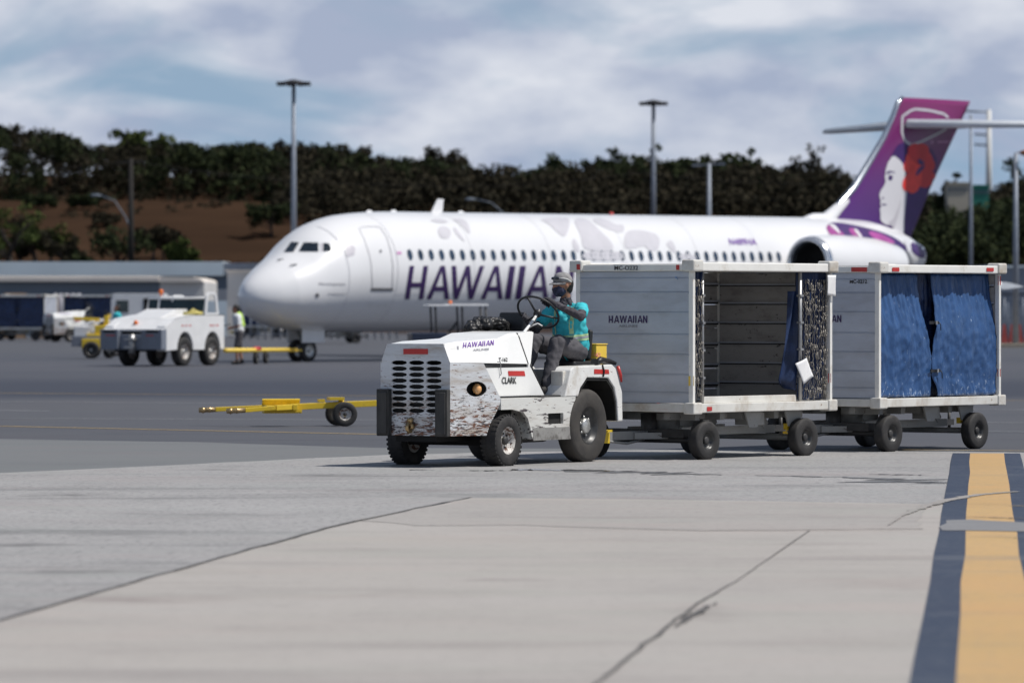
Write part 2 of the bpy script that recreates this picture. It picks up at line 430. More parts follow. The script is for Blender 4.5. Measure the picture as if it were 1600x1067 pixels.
def decal(name, polys, bvh, root, m, off=0.004, cell=None, parent=None):
    if 'pattern' in name or name in ('fin_artwork_flower', 'fin_artwork_jaw', 'fin_artwork_hair'): polys = [chaikin(p, 2) for p in polys]
    elif name == 'fin_artwork_face': polys = [chaikin(p, 1) for p in polys]
    vs, fs = poly_mesh(polys, cell)
    inv = MX(root).inverted(); out = []; ok = []
    for (x, y) in vs:
        h, n, i, d = bvh.ray_cast(CAMP, RAY(x, y))
        if h is None:
            out.append(Vector((0, 0, 0))); ok.append(False); continue
        if n.dot(RAY(x, y)) > 0: n = -n
        out.append(inv @ (h + n * off)); ok.append(True)
    mb = MB(); mb.add(out, [f for f in fs if all(ok[i] for i in f)])
    if not mb.f: print('EMPTY DECAL', name); return None
    return mb.build(name, m, parent or root, fixn=False)
def stroke(pts, w):
    """polyline as non overlapping quads in pixel space"""
    out = []
    for a, b in zip(pts, pts[1:]):
        dx, dy = b[0] - a[0], b[1] - a[1]; L = sqrt(dx * dx + dy * dy) or 1
        nx, ny = -dy / L * w / 2, dx / L * w / 2
        out.append([(a[0] + nx, a[1] + ny), (b[0] + nx, b[1] + ny), (b[0] - nx, b[1] - ny), (a[0] - nx, a[1] - ny)])
    return out
def word(x0, x1, yt, yb, slant=0.0, wt=0.2, tilt=0.0):
    """the airline's name in bold sans capitals, as pixel polygons"""
    adv = {'H': 1.0, 'A': 1.05, 'W': 1.45, 'I': 0.42, 'N': 1.0}; W = {'H': 0.78, 'A': 0.98, 'W': 1.36, 'I': wt, 'N': 0.80}
    txt = 'HAWAIIAN'; tot = sum(adv[c] for c in txt); x = 0; P = []
    for c in txt:
        w = W[c]; t = wt; pl = []
        if c == 'I': pl = [[(0, 0), (t, 0), (t, 1), (0, 1)]]
        elif c == 'H': pl = [[(0, 0), (t, 0), (t, .36), (w - t, .36), (w - t, 0), (w, 0), (w, 1), (w - t, 1), (w - t, .52), (t, .52), (t, 1), (0, 1)]]
        elif c == 'N': pl = [[(0, 0), (t * .9, 0), (t * .9, .68), (w - t * .95, 0), (w, 0), (w, 1), (w - t * .9, 1), (w - t * .9, .34), (t * .95, 1), (0, 1)]]
        elif c == 'A':
            m_ = w / 2; k = t * .52
            pl = [[(0, 0), (t, 0), (m_, 0.84), (m_, 1), (m_ - k, 1)], [(w, 0), (m_ + k, 1), (m_, 1), (m_, .84), (w - t, 0)]]
            def xi(h): return t + (m_ - t) * h / .84
            pl.append([(xi(.22), .22), (w - xi(.22), .22), (w - xi(.36), .36), (xi(.36), .36)])
        elif c == 'W':
            q = w * .28
            pl = [[(0, 1), (q - t * .5, 0), (q + t * .4, 0), (w / 2, .78), (w - q - t * .4, 0), (w - q + t * .5, 0), (w, 1), (w - t, 1), (w - q, .30), (w / 2 + t * .45, 1), (w / 2 - t * .45, 1), (q, .30), (t, 1)]]
        for p in pl: P.append([(x + a, b) for a, b in p])
        x += adv[c]
    out = []
    for p in P:
        q = []
        for a, b in p:
            X = x0 + (x1 - x0) * a / tot + slant * (b) * (yb - yt)
            q.append((X, yb + (yt - yb) * b + tilt * (X - x0)))
        out.append(q)
    return out
def ftext(s, x0, x1, yt, yb, slant=0.0, tilt=0.0):
    cu = bpy.data.curves.new('t', 'FONT'); cu.body = s; cu.resolution_u = 3; cu.offset = 0.022
    o = bpy.data.objects.new('t', cu); col.objects.link(o)
    dg = bpy.context.evaluated_depsgraph_get(); dg.update()
    me = o.evaluated_get(dg).to_mesh()
    vs = [(v.co.x, v.co.y) for v in me.vertices]; fs = [tuple(p.vertices) for p in me.polygons]
    o.to_mesh_clear() if hasattr(o, 'to_mesh_clear') else None
    bpy.data.objects.remove(o); bpy.data.curves.remove(cu)
    ax = min(v[0] for v in vs); bx = max(v[0] for v in vs); ay = min(v[1] for v in vs); by = max(v[1] for v in vs)
    out = []
    for a, b in vs:
        u = (a - ax) / (bx - ax); w = (b - ay) / (by - ay)
        X = x0 + (x1 - x0) * u + slant * w * (yb - yt)
        out.append((X, yb + (yt - yb) * w + tilt * (X - x0)))
    return [('tri', out, fs)]
def rect(x0, x1, y0, y1, tilt=0.0):
    return [[(x0, y0), (x1, y0 + tilt * (x1 - x0)), (x1, y1 + tilt * (x1 - x0)), (x0, y1)]]

# ------------------------------------------------------------------ soft bodies: joined capsules remeshed into one surface
def blob(name, caps, m, parent=None, voxel=0.012, smooth=3, wr=0.0, ws=14, seed=0, origin=(0, 0, 0)):
    mb = MB()
    for c in caps:
        if len(c) == 2: mb.ball(c[0], c[1], 14)
        elif len(c) == 5: mb.ball(c[0], c[1], 16, c[2], c[3], c[4])
        else:
            a, ra, b, rb = c; mb.ball(a, ra, 14); mb.ball(b, rb, 14); mb.tube([a, b], [ra, rb], 14)
    mb.v = [tuple(Vector(v) - Vector(origin)) for v in mb.v]
    o = mb.build(name, m, parent)
    md = o.modifiers.new('r', 'REMESH'); md.mode = 'VOXEL'; md.voxel_size = voxel
    dg = bpy.context.evaluated_depsgraph_get(); dg.update()
    me = bpy.data.meshes.new_from_object(o.evaluated_get(dg))
    o.modifiers.clear(); old = o.data; o.data = me; bpy.data.meshes.remove(old)
    b = bmesh.new(); b.from_mesh(me)
    for _ in range(smooth):
        bmesh.ops.smooth_vert(b, verts=b.verts, factor=0.5, use_axis_x=True, use_axis_y=True, use_axis_z=True)
    if wr:
        b.normal_update()
        off = Vector((seed * 3.1, seed * 1.7, seed))
        for v in b.verts:
            v.co += v.normal * wr * (abs(mnoise.noise(v.co * ws + off)) * 2 - 0.5 + 0.5 * mnoise.noise(v.co * ws * 2.3 + off))
    for f in b.faces: f.smooth = True
    b.to_mesh(me); b.free()
    if not me.materials: me.materials.append(m)
    return o
# ------------------------------------------------------------------ ground and terrain
def smooth01(t):
    t = max(0, min(1, t)); return t * t * (3 - 2 * t)
def terr(x, y):
    if y < 300: return 0.0
    k = 1.0 - 0.05 * smooth01((x + 10) / 20) - 0.28 * smooth01((x - 22) / 12)
    h = 4.2 * smooth01((y - 300) / 38) + 5.6 * smooth01((y - 335) / 70) + 4.0 * smooth01((y - 410) / 80)
    h += 0.5 * mnoise.noise(Vector((x * 0.05, y * 0.03, 0))) * smooth01((y - 310) / 30)
    h -= 4.0 * smooth01((y - 700) / 400)
    return h * k
def groundmat(name, base, spk, lo, hi, streak, rough=0.75, bump=0.35, grain=0.5, smudge=(), smc=None):
    m = bpy.data.materials.new(name); m.use_nodes = True
    t = m.node_tree; N = t.nodes; L = t.links; b = N['Principled BSDF']
    b.inputs['Roughness'].default_value = rough; b.inputs['Specular IOR Level'].default_value = 0.35
    c = N.new('ShaderNodeTexCoord')
    def mapp(s, rot=0.0):
        q = N.new('ShaderNodeMapping'); q.inputs['Scale'].default_value = s; q.inputs['Rotation'].default_value = (0, 0, rot); L.new(c.outputs['Object'], q.inputs[0]); return q
    def noise(mp_, sc_, d=5, ro=0.6):
        n = N.new('ShaderNodeTexNoise'); n.inputs['Scale'].default_value = sc_; n.inputs['Detail'].default_value = d; n.inputs['Roughness'].default_value = ro; L.new(mp_.outputs[0], n.inputs[0]); return n
    def rng(n, a, bb):
        r = N.new('ShaderNodeMapRange'); r.inputs[1].default_value = a; r.inputs[2].default_value = bb; L.new(n.outputs[0], r.inputs[0]); return r
    cur = None
    def mixc(colr, fac, mul=1.0):
        nonlocal cur
        q = N.new('ShaderNodeMix'); q.data_type = 'RGBA'; q.inputs[7].default_value = tuple(colr) + (1,)
        if cur is None: q.inputs[6].default_value = tuple(base) + (1,)
        else: L.new(cur, q.inputs[6])
        f = fac.outputs[0]
        if mul != 1.0:
            mm = N.new('ShaderNodeMath'); mm.operation = 'MULTIPLY'; mm.inputs[1].default_value = mul; L.new(f, mm.inputs[0]); f = mm.outputs[0]
        L.new(f, q.inputs[0]); cur = q.outputs[2]
    iso = mapp((1, 1, 1))
    mixc(hi, rng(noise(iso, 0.16, 5), 0.45, 0.7), 0.8)
    mixc(lo, rng(noise(iso, 0.45, 6), 0.5, 0.75), 0.7)
    st = mapp((0.25, 1.6, 1), 0.06)
    mixc(streak, rng(noise(st, 0.5, 8, 0.66), 0.55, 0.70), 0.85)
    st2 = mapp((0.9, 0.25, 1), 0.5)
    mixc(lo, rng(noise(st2, 0.7, 6, 0.6), 0.6, 0.75), 0.45)
    fine = noise(iso, 38, 3, 0.7)
    mixc(spk, rng(fine, 0.54, 0.68), 0.55)
    ms = noise(iso, 2.2, 12, 0.88); mixc(streak, rng(ms, 0.53, 0.70), 0.65); mixc(hi, rng(noise(mapp((1, 1, 1), 1.1), 3.1, 12, 0.85), 0.55, 0.72), 0.6)
    fine2 = noise(iso, 9, 5, 0.7)
    mixc(lo, rng(fine2, 0.56, 0.72), 0.35)
    mixc(streak, rng(noise(iso, 17, 2, 0.5), 0.57, 0.66), 0.75 * grain)
    mixc(lo, rng(noise(iso, 7.5, 3, 0.6), 0.57, 0.68), 0.6 * grain)
    mixc(hi, rng(noise(mapp((1, 1, 1), 0.7), 12, 3, 0.6), 0.57, 0.68), 0.8 * grain)
    warm = (base[0] * 1.06, base[1] * 0.96, base[2] * 0.95); cool = (base[0] * 0.94, base[1] * 1.0, base[2] * 0.97)
    mixc(warm, rng(noise(mapp((0.5, 1.2, 1), 2.1), 0.55, 6), 0.5, 0.68), 0.45)
    mixc(cool, rng(noise(mapp((0.5, 1.3, 1), 2.9), 0.6, 6), 0.5, 0.68), 0.45)
    # stains with a place and shape of their own
    sn = noise(mapp((0.8, 0.8, 1), 0.3), 2.4, 8, 0.7)
    for (px, py, wx, wy, k) in smudge:
        c0 = G(px, py); rx = wx / FPX * c0.y; ry = wy * c0.y ** 2 / (FPX * CAMZ)
        q = N.new('ShaderNodeMapping'); q.vector_type = 'TEXTURE'; q.inputs['Location'].default_value = (c0.x, c0.y, 0); q.inputs['Scale'].default_value = (rx, ry, 1); L.new(c.outputs['Object'], q.inputs[0])
        fl_ = N.new('ShaderNodeVectorMath'); fl_.operation = 'MULTIPLY'; fl_.inputs[1].default_value = (1, 1, 0); L.new(q.outputs[0], fl_.inputs[0])
        ln = N.new('ShaderNodeVectorMath'); ln.operation = 'LENGTH'; L.new(fl_.outputs[0], ln.inputs[0])
        f = N.new('ShaderNodeMapRange'); f.inputs[1].default_value = 1.15; f.inputs[2].default_value = 0.1; L.new(ln.outputs['Value'], f.inputs[0])
        m1 = N.new('ShaderNodeMath'); m1.operation = 'MULTIPLY'; L.new(f.outputs[0], m1.inputs[0]); L.new(rng(sn, 0.36, 0.58).outputs[0], m1.inputs[1])
        mixc(smc or streak, m1, k)
    L.new(cur, b.inputs['Base Color'])
    bp = N.new('ShaderNodeBump'); bp.inputs['Strength'].default_value = bump; bp.inputs['Distance'].default_value = 0.01
    L.new(fine.outputs[0], bp.inputs['Height']); L.new(bp.outputs[0], b.inputs['Normal'])
    return m
def terrmat():
    m = groundmat('asphalt_and_dry_slope', (0.074, 0.077, 0.088), (0.105, 0.107, 0.118), (0.060, 0.063, 0.074), (0.086, 0.087, 0.094), (0.053, 0.057, 0.069))
    t = m.node_tree; N = t.nodes; L = t.links; b = N['Principled BSDF']
    src = [l.from_socket for l in L if l.to_socket == b.inputs['Base Color']][0]
    c = N.new('ShaderNodeTexCoord'); s = N.new('ShaderNodeSeparateXYZ'); L.new(c.outputs['Object'], s.inputs[0])
    # broad bands of older and newer asphalt across the apron
    cr = N.new('ShaderNodeValToRGB'); cr.color_ramp.interpolation = 'LINEAR'
    mr = N.new('ShaderNodeMapRange'); mr.inputs[1].default_value = 60; mr.inputs[2].default_value = 260
    wob = N.new('ShaderNodeTexNoise'); wob.inputs['Scale'].default_value = 0.05
    ma = N.new('ShaderNodeMath'); ma.operation = 'MULTIPLY_ADD'; ma.inputs[1].default_value = 8; L.new(wob.outputs[0], ma.inputs[0]); L.new(s.outputs[1], ma.inputs[2])
    L.new(ma.outputs[0], mr.inputs[0]); L.new(mr.outputs[0], cr.inputs[0])
    el = cr.color_ramp.elements; el[0].position = 0.0; el[0].color = (1, 1, 1, 1); el[1].position = 1.0; el[1].color = (1.0, 1.0, 1.0, 1)
    for p, v in ((0.17, (1.05, 1.04, 1.04, 1)), (0.20, (.50, .54, .66, 1)), (0.27, (.52, .56, .68, 1)), (0.32, (.82, .84, .90, 1)), (0.44, (1.0, 1.0, 1.05, 1)), (0.50, (0.85, .88, .95, 1)), (0.7, (1.0, 1.0, 1.0, 1))):
        e = el.new(p); e.color = v
    mul = N.new('ShaderNodeMix'); mul.data_type = 'RGBA'; mul.blend_type = 'MULTIPLY'; mul.inputs[0].default_value = 1
    L.new(src, mul.inputs[6]); L.new(cr.outputs[0], mul.inputs[7])
    brn = N.new('ShaderNodeMix'); brn.data_type = 'RGBA'; brn.inputs[6].default_value = (0.022, 0.014, 0.010, 1); brn.inputs[7].default_value = (0.060, 0.035, 0.022, 1)
    nn = N.new('ShaderNodeTexNoise'); nn.inputs['Scale'].default_value = 0.12; nn.inputs['Detail'].default_value = 6; L.new(c.outputs['Object'], nn.inputs[0]); L.new(nn.outputs[0], brn.inputs[0])
    mk = N.new('ShaderNodeMapRange'); mk.inputs[1].default_value = 290; mk.inputs[2].default_value = 305; L.new(s.outputs[1], mk.inputs[0])
    spm = N.new('ShaderNodeMapRange'); spm.inputs[1].default_value = 290; spm.inputs[2].default_value = 305; spm.inputs[3].default_value = 0.35; spm.inputs[4].default_value = 0.0; L.new(s.outputs[1], spm.inputs[0]); L.new(spm.outputs[0], b.inputs['Specular IOR Level'])
    fin = N.new('ShaderNodeMix'); fin.data_type = 'RGBA'; L.new(mk.outputs[0], fin.inputs[0]); L.new(mul.outputs[2], fin.inputs[6]); L.new(brn.outputs[2], fin.inputs[7])
    L.new(fin.outputs[2], b.inputs['Base Color'])
    return m
ys = [-40, 0, 30, 60, 100, 150, 200, 250, 290] + list(range(300, 520, 6)) + [540, 600, 700, 850, 1100, 1600, 2600, 4000]
xs = [-2500, -1200, -600, -300, -160, -110] + list(range(-84, 90, 6)) + [110, 160, 300, 600, 1200, 2500]
mb = MB()
mb.add([(x, y, terr(x, y)) for y in ys for x in xs],
       [(j * len(xs) + i, j * len(xs) + i + 1, (j + 1) * len(xs) + i + 1, (j + 1) * len(xs) + i) for j in range(len(ys) - 1) for i in range(len(xs) - 1)], True)
tag(mb.build('ground', terrmat(), fixn=False), kind='structure')

def flat(name, pts, z, m, kind='structure', jit=0.0, n=1):
    """flat sheet on the apron from a world outline"""
    P = []
    for i, p in enumerate(pts):
        q = pts[(i + 1) % len(pts)]
        for k in range(n):
            a = Vector(p).lerp(Vector(q), k / n)
            if jit and n > 1:
                a = a + Vector((mnoise.noise(Vector((a.x * 3.1, a.y * 1.3, z * 100))), mnoise.noise(Vector((a.x * 2.1 + 9, a.y * 1.1, 3))), 0)) * jit
            P.append((a.x, a.y))
    mb = MB(); mb.sheet(P, [], lambda u, v: (u, v, z))
    o = mb.build(name, m); tag(o, kind=kind)
    for p in o.data.polygons:
        if p.normal.z < 0: p.flip()
    return o
m_near = groundmat('coarse_light_asphalt', (0.305, 0.298, 0.294), (0.42, 0.41, 0.405), (0.20, 0.197, 0.195), (0.36, 0.35, 0.345), (0.13, 0.13, 0.13), bump=0.6, grain=1.0, smc=(0.115, 0.113, 0.112),
    smudge=((110, 775, 90, 5, .8), (610, 768, 150, 4, .6), (30, 853, 90, 3.5, .9), (200, 836, 90, 6, .5), (120, 895, 170, 4, .75), (50, 950, 120, 12, .8), (740, 776, 80, 4, .7), (520, 744, 90, 2.2, .8), (1000, 768, 220, 3, .4), (340, 806, 120, 4, .4), (1250, 760, 150, 2.5, .5), (330, 735, 60, 1.5, .6)))
m_wedge = groundmat('smooth_grey_asphalt', (0.150, 0.155, 0.158), (0.18, 0.183, 0.187), (0.13, 0.135, 0.14), (0.16, 0.163, 0.166), (0.12, 0.125, 0.13))
m_conc = groundmat('stained_concrete', (0.365, 0.340, 0.315), (0.41, 0.385, 0.36), (0.29, 0.272, 0.255), (0.39, 0.365, 0.345), (0.235, 0.215, 0.205), bump=0.15, grain=0.35, smc=(0.21, 0.185, 0.175),
    smudge=((210, 938, 170, 10, .75), (330, 896, 120, 5, .35), (900, 803, 190, 3, .7), (620, 930, 260, 10, .4), (790, 909, 80, 3, .7), (1400, 915, 150, 18, .35), (1115, 962, 70, 14, .6), (1000, 845, 330, 5, .3), (430, 985, 160, 8, .3), (760, 1010, 220, 10, .22), (1300, 1010, 160, 14, .3), (1250, 852, 150, 4, .4), (560, 862, 120, 4, .4)))
flat('asphalt_strip', [G(-900, 686), G(0, 686), G(300, 691), G(590, 700), G(1000, 702), G(1400, 703), G(1400, 712), G(1000, 712), G(590, 718), G(300, 731), G(0, 746), G(-900, 776)], 0.004, m_wedge, jit=0.1, n=6)
flat('near_asphalt', [G(-1200, 775), G(0, 740), G(300, 726), G(590, 712), G(800, 707), G(1050, 704), G(1490, 706), G(2200, 716), Vector((12, 6, 0)), Vector((-14, 6, 0))], 0.008, m_near, jit=0.12, n=6)
flat('concrete_apron', [G(-700, 1167), G(0, 973), G(330, 878), G(540, 820), G(735, 780), G(1000, 782), G(1490, 790), G(2400, 800), Vector((12, 6.5, 0)), Vector((-6, 6.5, 0))], 0.012, m_conc, jit=0.04, n=8)
m_yel = groundmat('faded_yellow_marking', (0.50, 0.32, 0.135), (0.50, 0.36, 0.19), (0.40, 0.26, 0.11), (0.53, 0.35, 0.16), (0.28, 0.22, 0.16), rough=0.6)
m_nav = groundmat('faded_dark_blue_border', (0.030, 0.042, 0.072), (0.06, 0.072, 0.10), (0.024, 0.034, 0.06), (0.045, 0.058, 0.088), (0.13, 0.14, 0.16), rough=0.6)
def band(x0, y0, x1, y1, w0, w1, z, m, name, n=14):
    a = Vector((x0, y0, 0)); b = Vector((x1, y1, 0)); d = (b - a).normalized(); s = Vector((d.y, -d.x, 0))
    flat(name, [a + s * w0, b + s * w0, b + s * w1, a + s * w1], z, m, jit=0.02, n=n)
# centre line of the marking runs from (2.0,23) to (5.21,58.1) along its left yellow edge
band(0.9, 11, 5.20, 58.1, -0.20, 0.0, 0.016, m_nav, 'marking_border')
band(0.9, 11, 5.20, 58.1, 0.0, 0.38, 0.016, m_yel, 'yellow_marking')
band(0.9, 11, 5.20, 58.1, 0.38, 0.56, 0.016, m_nav, 'marking_border')
m_yl2 = groundmat('thin_yellow_line', (0.42, 0.30, 0.13), (0.4, 0.33, 0.2), (0.27, 0.2, 0.12), (0.5, 0.36, 0.16), (0.16, 0.15, 0.13))
m_wl = groundmat('thin_white_line', (0.30, 0.31, 0.33), (0.33, 0.34, 0.35), (0.15, 0.155, 0.17), (0.38, 0.39, 0.4), (0.10, 0.10, 0.11))
def line(name, p, q, w, m, z=0.012):
    a, b = G(*p), G(*q); d = (b - a).normalized(); s = Vector((-d.y, d.x, 0)) * w / 2
    flat(name, [a - s, b - s, b + s, a + s], z, m, jit=0.03, n=10)
line('yellow_line', (-300, 659.5), (900, 685.5), 0.14, m_yl2, 0.005)
line('white_line', (-200, 653), (1700, 661), 0.12, m_wl, 0.005)
line('white_line', (-100, 640), (76, 642.5), 0.16, m_wl, 0.005)
line('white_line', (-200, 626), (1800, 642), 0.14, m_wl, 0.005)
line('yellow_line', (-200, 613), (1900, 628), 0.16, m_yl2, 0.005)
line('white_line', (1380, 672), (1900, 679), 0.14, m_wl, 0.005)
line('yellow_line', (1330, 703.5), (1900, 708), 0.10, m_yl2, 0.014)
line('yellow_line', (1580, 793.5), (1900, 797), 0.05, m_yl2, 0.021)
m_crack = groundmat('dark_crack_filler', (0.075, 0.072, 0.07), (0.09, 0.09, 0.09), (0.05, 0.05, 0.05), (0.12, 0.115, 0.11), (0.2, 0.19, 0.18))
def crack(name, pts, ws, z=0.018, rough=0.35):
    mb = MB(); L = []; R = []; P = [G(*p) for p in pts]
    Q = []; W = []
    for i in range(len(P) - 1):
        for k in range(14):
            t = k / 14; Q.append(P[i].lerp(P[i + 1], t)); W.append(ws[i] * (1 - t) + ws[i + 1] * t)
    Q.append(P[-1]); W.append(ws[-1])
    vs = []
    for i, q in enumerate(Q):
        d = (Q[min(i + 1, len(Q) - 1)] - Q[max(i - 1, 0)]).normalized(); s = Vector((-d.y, d.x, 0))
        w = W[i] * (1 + rough * 1.5 * mnoise.noise(Vector((i * 0.9, 3.3, z * 50))))
        c = q + s * W[i] * rough * 2.2 * mnoise.noise(Vector((i * 0.45, 9.1, z * 40)))
        for v in (c - s * w / 2, c + s * w / 2): vs.append((v.x, v.y, z))
    mb.add(vs, [(2 * i, 2 * i + 1, 2 * i + 3, 2 * i + 2) for i in range(len(Q) - 1)])
    o = mb.build(name, m_crack); tag(o, kind='structure')
crack('joint_crack', [(-200, 1028), (0, 973), (330, 878), (540, 820), (735, 779.5)], [0.02, 0.028, 0.03, 0.04, 0.03], 0.018)
crack('concrete_crack', [(900, 1100), (940, 1067), (1040, 985), (1100, 940), (1150, 912), (1265, 832)], [0.022, 0.022, 0.026, 0.018, 0.008, 0.010], 0.018)
crack('concrete_crack', [(1052, 985), (1085, 965), (1120, 945)], [0.006, 0.05, 0.006], 0.019, 0.8)
m_skid = groundmat('faint_tyre_mark', (0.29, 0.272, 0.255), (0.35, 0.325, 0.305), (0.26, 0.245, 0.23), (0.33, 0.31, 0.29), (0.36, 0.34, 0.32))
m_crack, _k = m_skid, m_crack
crack('tyre_mark', [(1388, 824), (1410, 808), (1440, 796), (1482, 784), (1530, 776), (1590, 771)], [0.01, 0.05, 0.09, 0.11, 0.11, 0.07], 0.022, 0.25)
m_pd = pm('wet_asphalt', (0.055, 0.055, 0.06), 0.12, var=0.3, vscale=4)
m_crack = groundmat('damp_dark_stain', (0.115, 0.115, 0.12), (0.16, 0.16, 0.16), (0.09, 0.09, 0.095), (0.15, 0.15, 0.155), (0.2, 0.2, 0.205), rough=0.5)
crack('damp_stain', [(850, 735), (960, 739), (1080, 742), (1130, 743.5)], [0.05, 0.5, 0.25, 0.03], 0.0125, 0.8)
crack('damp_stain', [(1180, 744), (1330, 747.5), (1440, 754), (1520, 758)], [0.03, 0.16, 0.55, 0.03], 0.0125, 0.8)
crack('damp_stain', [(1360, 742), (1400, 743), (1450, 744)], [0.02, 0.18, 0.02], 0.0125, 0.8)
m_crack = m_pd
crack('water_puddle', [(640, 735.3), (680, 735.4)], [0.10, 0.05], 0.0125, 0.3)
crack('water_puddle', [(718, 736.5), (760, 737), (800, 736.4)], [0.03, 0.12, 0.05], 0.0125, 0.6)
crack('water_puddle', [(799, 735.6), (830, 735.2), (862, 735.5)], [0.22, 0.45, 0.12], 0.0128, 0.4)
crack('water_puddle', [(865, 735.5), (900, 736.2), (962, 737.8)], [0.2, 0.4, 0.03], 0.0128, 0.8)
m_crack = _k

# the stained strip of older concrete and the patch that cuts the marking
m_old = groundmat('stained_old_concrete', (0.335, 0.314, 0.295), (0.37, 0.35, 0.33), (0.26, 0.245, 0.235), (0.35, 0.33, 0.31), (0.20, 0.185, 0.18), bump=0.2)
flat('concrete_strip', [G(560, 815), G(735, 783), G(1000, 784.5), G(1440, 791), G(1440, 829), G(1100, 832), G(800, 823), G(640, 824)], 0.0145, m_old, jit=0.10, n=10)
m_pat = groundmat('grey_patch', (0.20, 0.20, 0.205), (0.23, 0.23, 0.235), (0.17, 0.17, 0.18), (0.26, 0.26, 0.265), (0.17, 0.17, 0.175))
flat('marking_patch', [G(1474, 816), G(1515, 815), G(1620, 821), G(1760, 826), G(1760, 840), G(1600, 834), G(1515, 832.5), G(1470, 832)], 0.0195, m_pat, jit=0.06, n=10)
m_crack = groundmat('marking_crack', (0.12, 0.10, 0.09), (0.2, 0.17, 0.14), (0.09, 0.085, 0.08), (0.16, 0.14, 0.12), (0.28, 0.24, 0.2))
crack('marking_crack', [(1508, 811), (1550, 812), (1590, 813.5), (1640, 815)], [0.02, 0.05, 0.05, 0.03], 0.0235, 0.5)
crack('marking_crack', [(1515, 842), (1560, 843), (1596, 844.5), (1640, 846)], [0.01, 0.02, 0.03, 0.01], 0.0235, 0.5)
crack('joint_crack', [(735, 780), (1000, 782), (1490, 790), (1640, 793)], [0.01, 0.012, 0.012, 0.01], 0.0235, 0.5)
crack('joint_crack', [(800, 829.5), (1100, 831.5), (1440, 832)], [0.006, 0.014, 0.012], 0.0235, 0.5)
# ------------------------------------------------------------------ baggage tractor (x forward, y to its left, z up)
def heading(a):            # a = angle between its axis and the line of sight, degrees, nose towards the camera's left
    return atan2(-cos(radians(a)), -sin(radians(a)))
def side(mb, outline, y0, y1, holes=()):
    return mb.sheet(outline, holes, lambda u, v: (u, y0, v), lambda u, v: (u, y1, v))
def wheel_part(parent, c, R, w, rR, tm, rm, sgn, hub=M['silver'], lug=True, hubr=0.3, tread=0):
    """tyre with rim and hub, axle along y; sgn = +1 when the outside face looks to +y"""
    cx, cy, cz = c; h = w / 2
    t = MB(); k = R - rR
    prof = [(rR * 0.96, -h * 0.80), (rR * 1.04, -h * 0.92), (rR + k * 0.35, -h), (rR + k * 0.72, -h * 0.98), (R * 0.975, -h * 0.84), (R, -h * 0.62),
            (R, h * 0.62), (R * 0.975, h * 0.84), (rR + k * 0.72, h * 0.98), (rR + k * 0.35, h), (rR * 1.04, h * 0.92), (rR * 0.96, h * 0.80)]
    t.lathe(prof, c, n=48)
    if tread:
        for i in range(tread):
            a = 2 * pi * i / tread
            for s in (-1, 1):
                a2 = a + (pi / tread if s > 0 else 0)
                q = Vector((cx + cos(a2) * R * 0.988, cy + s * h * 0.62, cz + sin(a2) * R * 0.988))
                t.box(q, (R * 0.05, h * 0.62, 2 * pi * R / tread * 0.52), Matrix.Rotation(-a2, 3, 'Y'))
    o = t.build('wheel', tm, parent)
    r = MB()
    pr = [(rR * 0.98, h * 0.86), (rR * 0.93, h * 0.84), (rR * 0.86, h * 0.45), (rR * 0.62, h * 0.22), (rR * 0.40, h * 0.30), (rR * 0.0, h * 0.30)]
    r.lathe([(a, b * sgn) for a, b in pr], c, n=32)
    r.lathe([(rR * 0.98, -h * 0.8 * sgn), (rR * .6, -h * 0.3 * sgn), (0.0, -h * 0.3 * sgn)], c, n=24)
    r.build('rim', rm, o)
    g = MB()
    g.lathe([(rR * hubr, h * 0.28 * sgn), (rR * hubr, h * 0.55 * sgn), (rR * hubr * .8, h * 0.66 * sgn), (0.0, h * 0.68 * sgn)], c, n=16)
    if lug:
        for i in range(6):
            a = 2 * pi * i / 6 + .3
            g.ball((cx + cos(a) * rR * .5, cy + h * 0.34 * sgn, cz + sin(a) * rR * .5), rR * 0.085, 8)
    g.build('hub', hub, o)
    return o
TA = 31.0
tug = empty('baggage_tractor', (-0.61, 54.05, 0), heading(TA), 'white rusty open baggage tractor with the driver at its steering wheel, pulling the carts', 'baggage tractor')
TY = 0.58
for sg in (1, -1):
    wheel_part(tug, (0, TY * sg, 0.275), 0.275, 0.20, 0.148, M['tyre'], M['rimrust'], sg, hub=M['darksteel'], tread=34)
    wheel_part(tug, (-1.68, TY * sg, 0.395), 0.395, 0.205, 0.20, M['tyre2'], M['rimdark'], sg, hub=M['silver'], hubr=0.42)
# front plate with its grille slots
def slot(cy, cz, w, h):
    return [(cy - w / 2, cz - h * .18), (cy - w / 2, cz + h * .18), (cy - w * .40, cz + h * .34), (cy - w * .2, cz + h / 2), (cy + w * .2, cz + h / 2), (cy + w * .40, cz + h * .34), (cy + w / 2, cz + h * .18), (cy + w / 2, cz - h * .18), (cy + w * .40, cz - h * .34), (cy + w * .2, cz - h / 2), (cy - w * .2, cz - h / 2), (cy - w * .40, cz - h * .34)]
holes = [slot(cy, 1.095 - .0625 * r, 0.186, 0.046) for r in range(9) for cy in (-.198, .015, .228)]
FP = [(-.427, .335), (.427, .335), (.427, 1.06), (.405, 1.14), (.345, 1.293), (-.345, 1.293), (-.405, 1.14), (-.427, 1.06)]
tmbs = []
mb = MB(); mb.sheet(FP, holes, lambda u, v: (.776, u, v), lambda u, v: (.752, u, v)); tmbs.append(mb)
mb.build('grille_panel', M['tugnose'], tug)
MB().b2(.60, .66, -.38, .38, .36, 1.22).build('radiator', M['void'], tug)
for s in (1, -1):
    g = MB(); g.b2(.778, .85, s * .285, s * .435, .33, .82)
    g.b2(.850, .868, s * .30, s * .42, .35, .79)
    g.build('rubber_bumper', M['rubber'], tug, bevel=.012)
hk = MB(); hk.lathe([(.0, .776), (.035, .78), (.035, .82), (.02, .83)], (0, -.035, .43), 'x', 14)
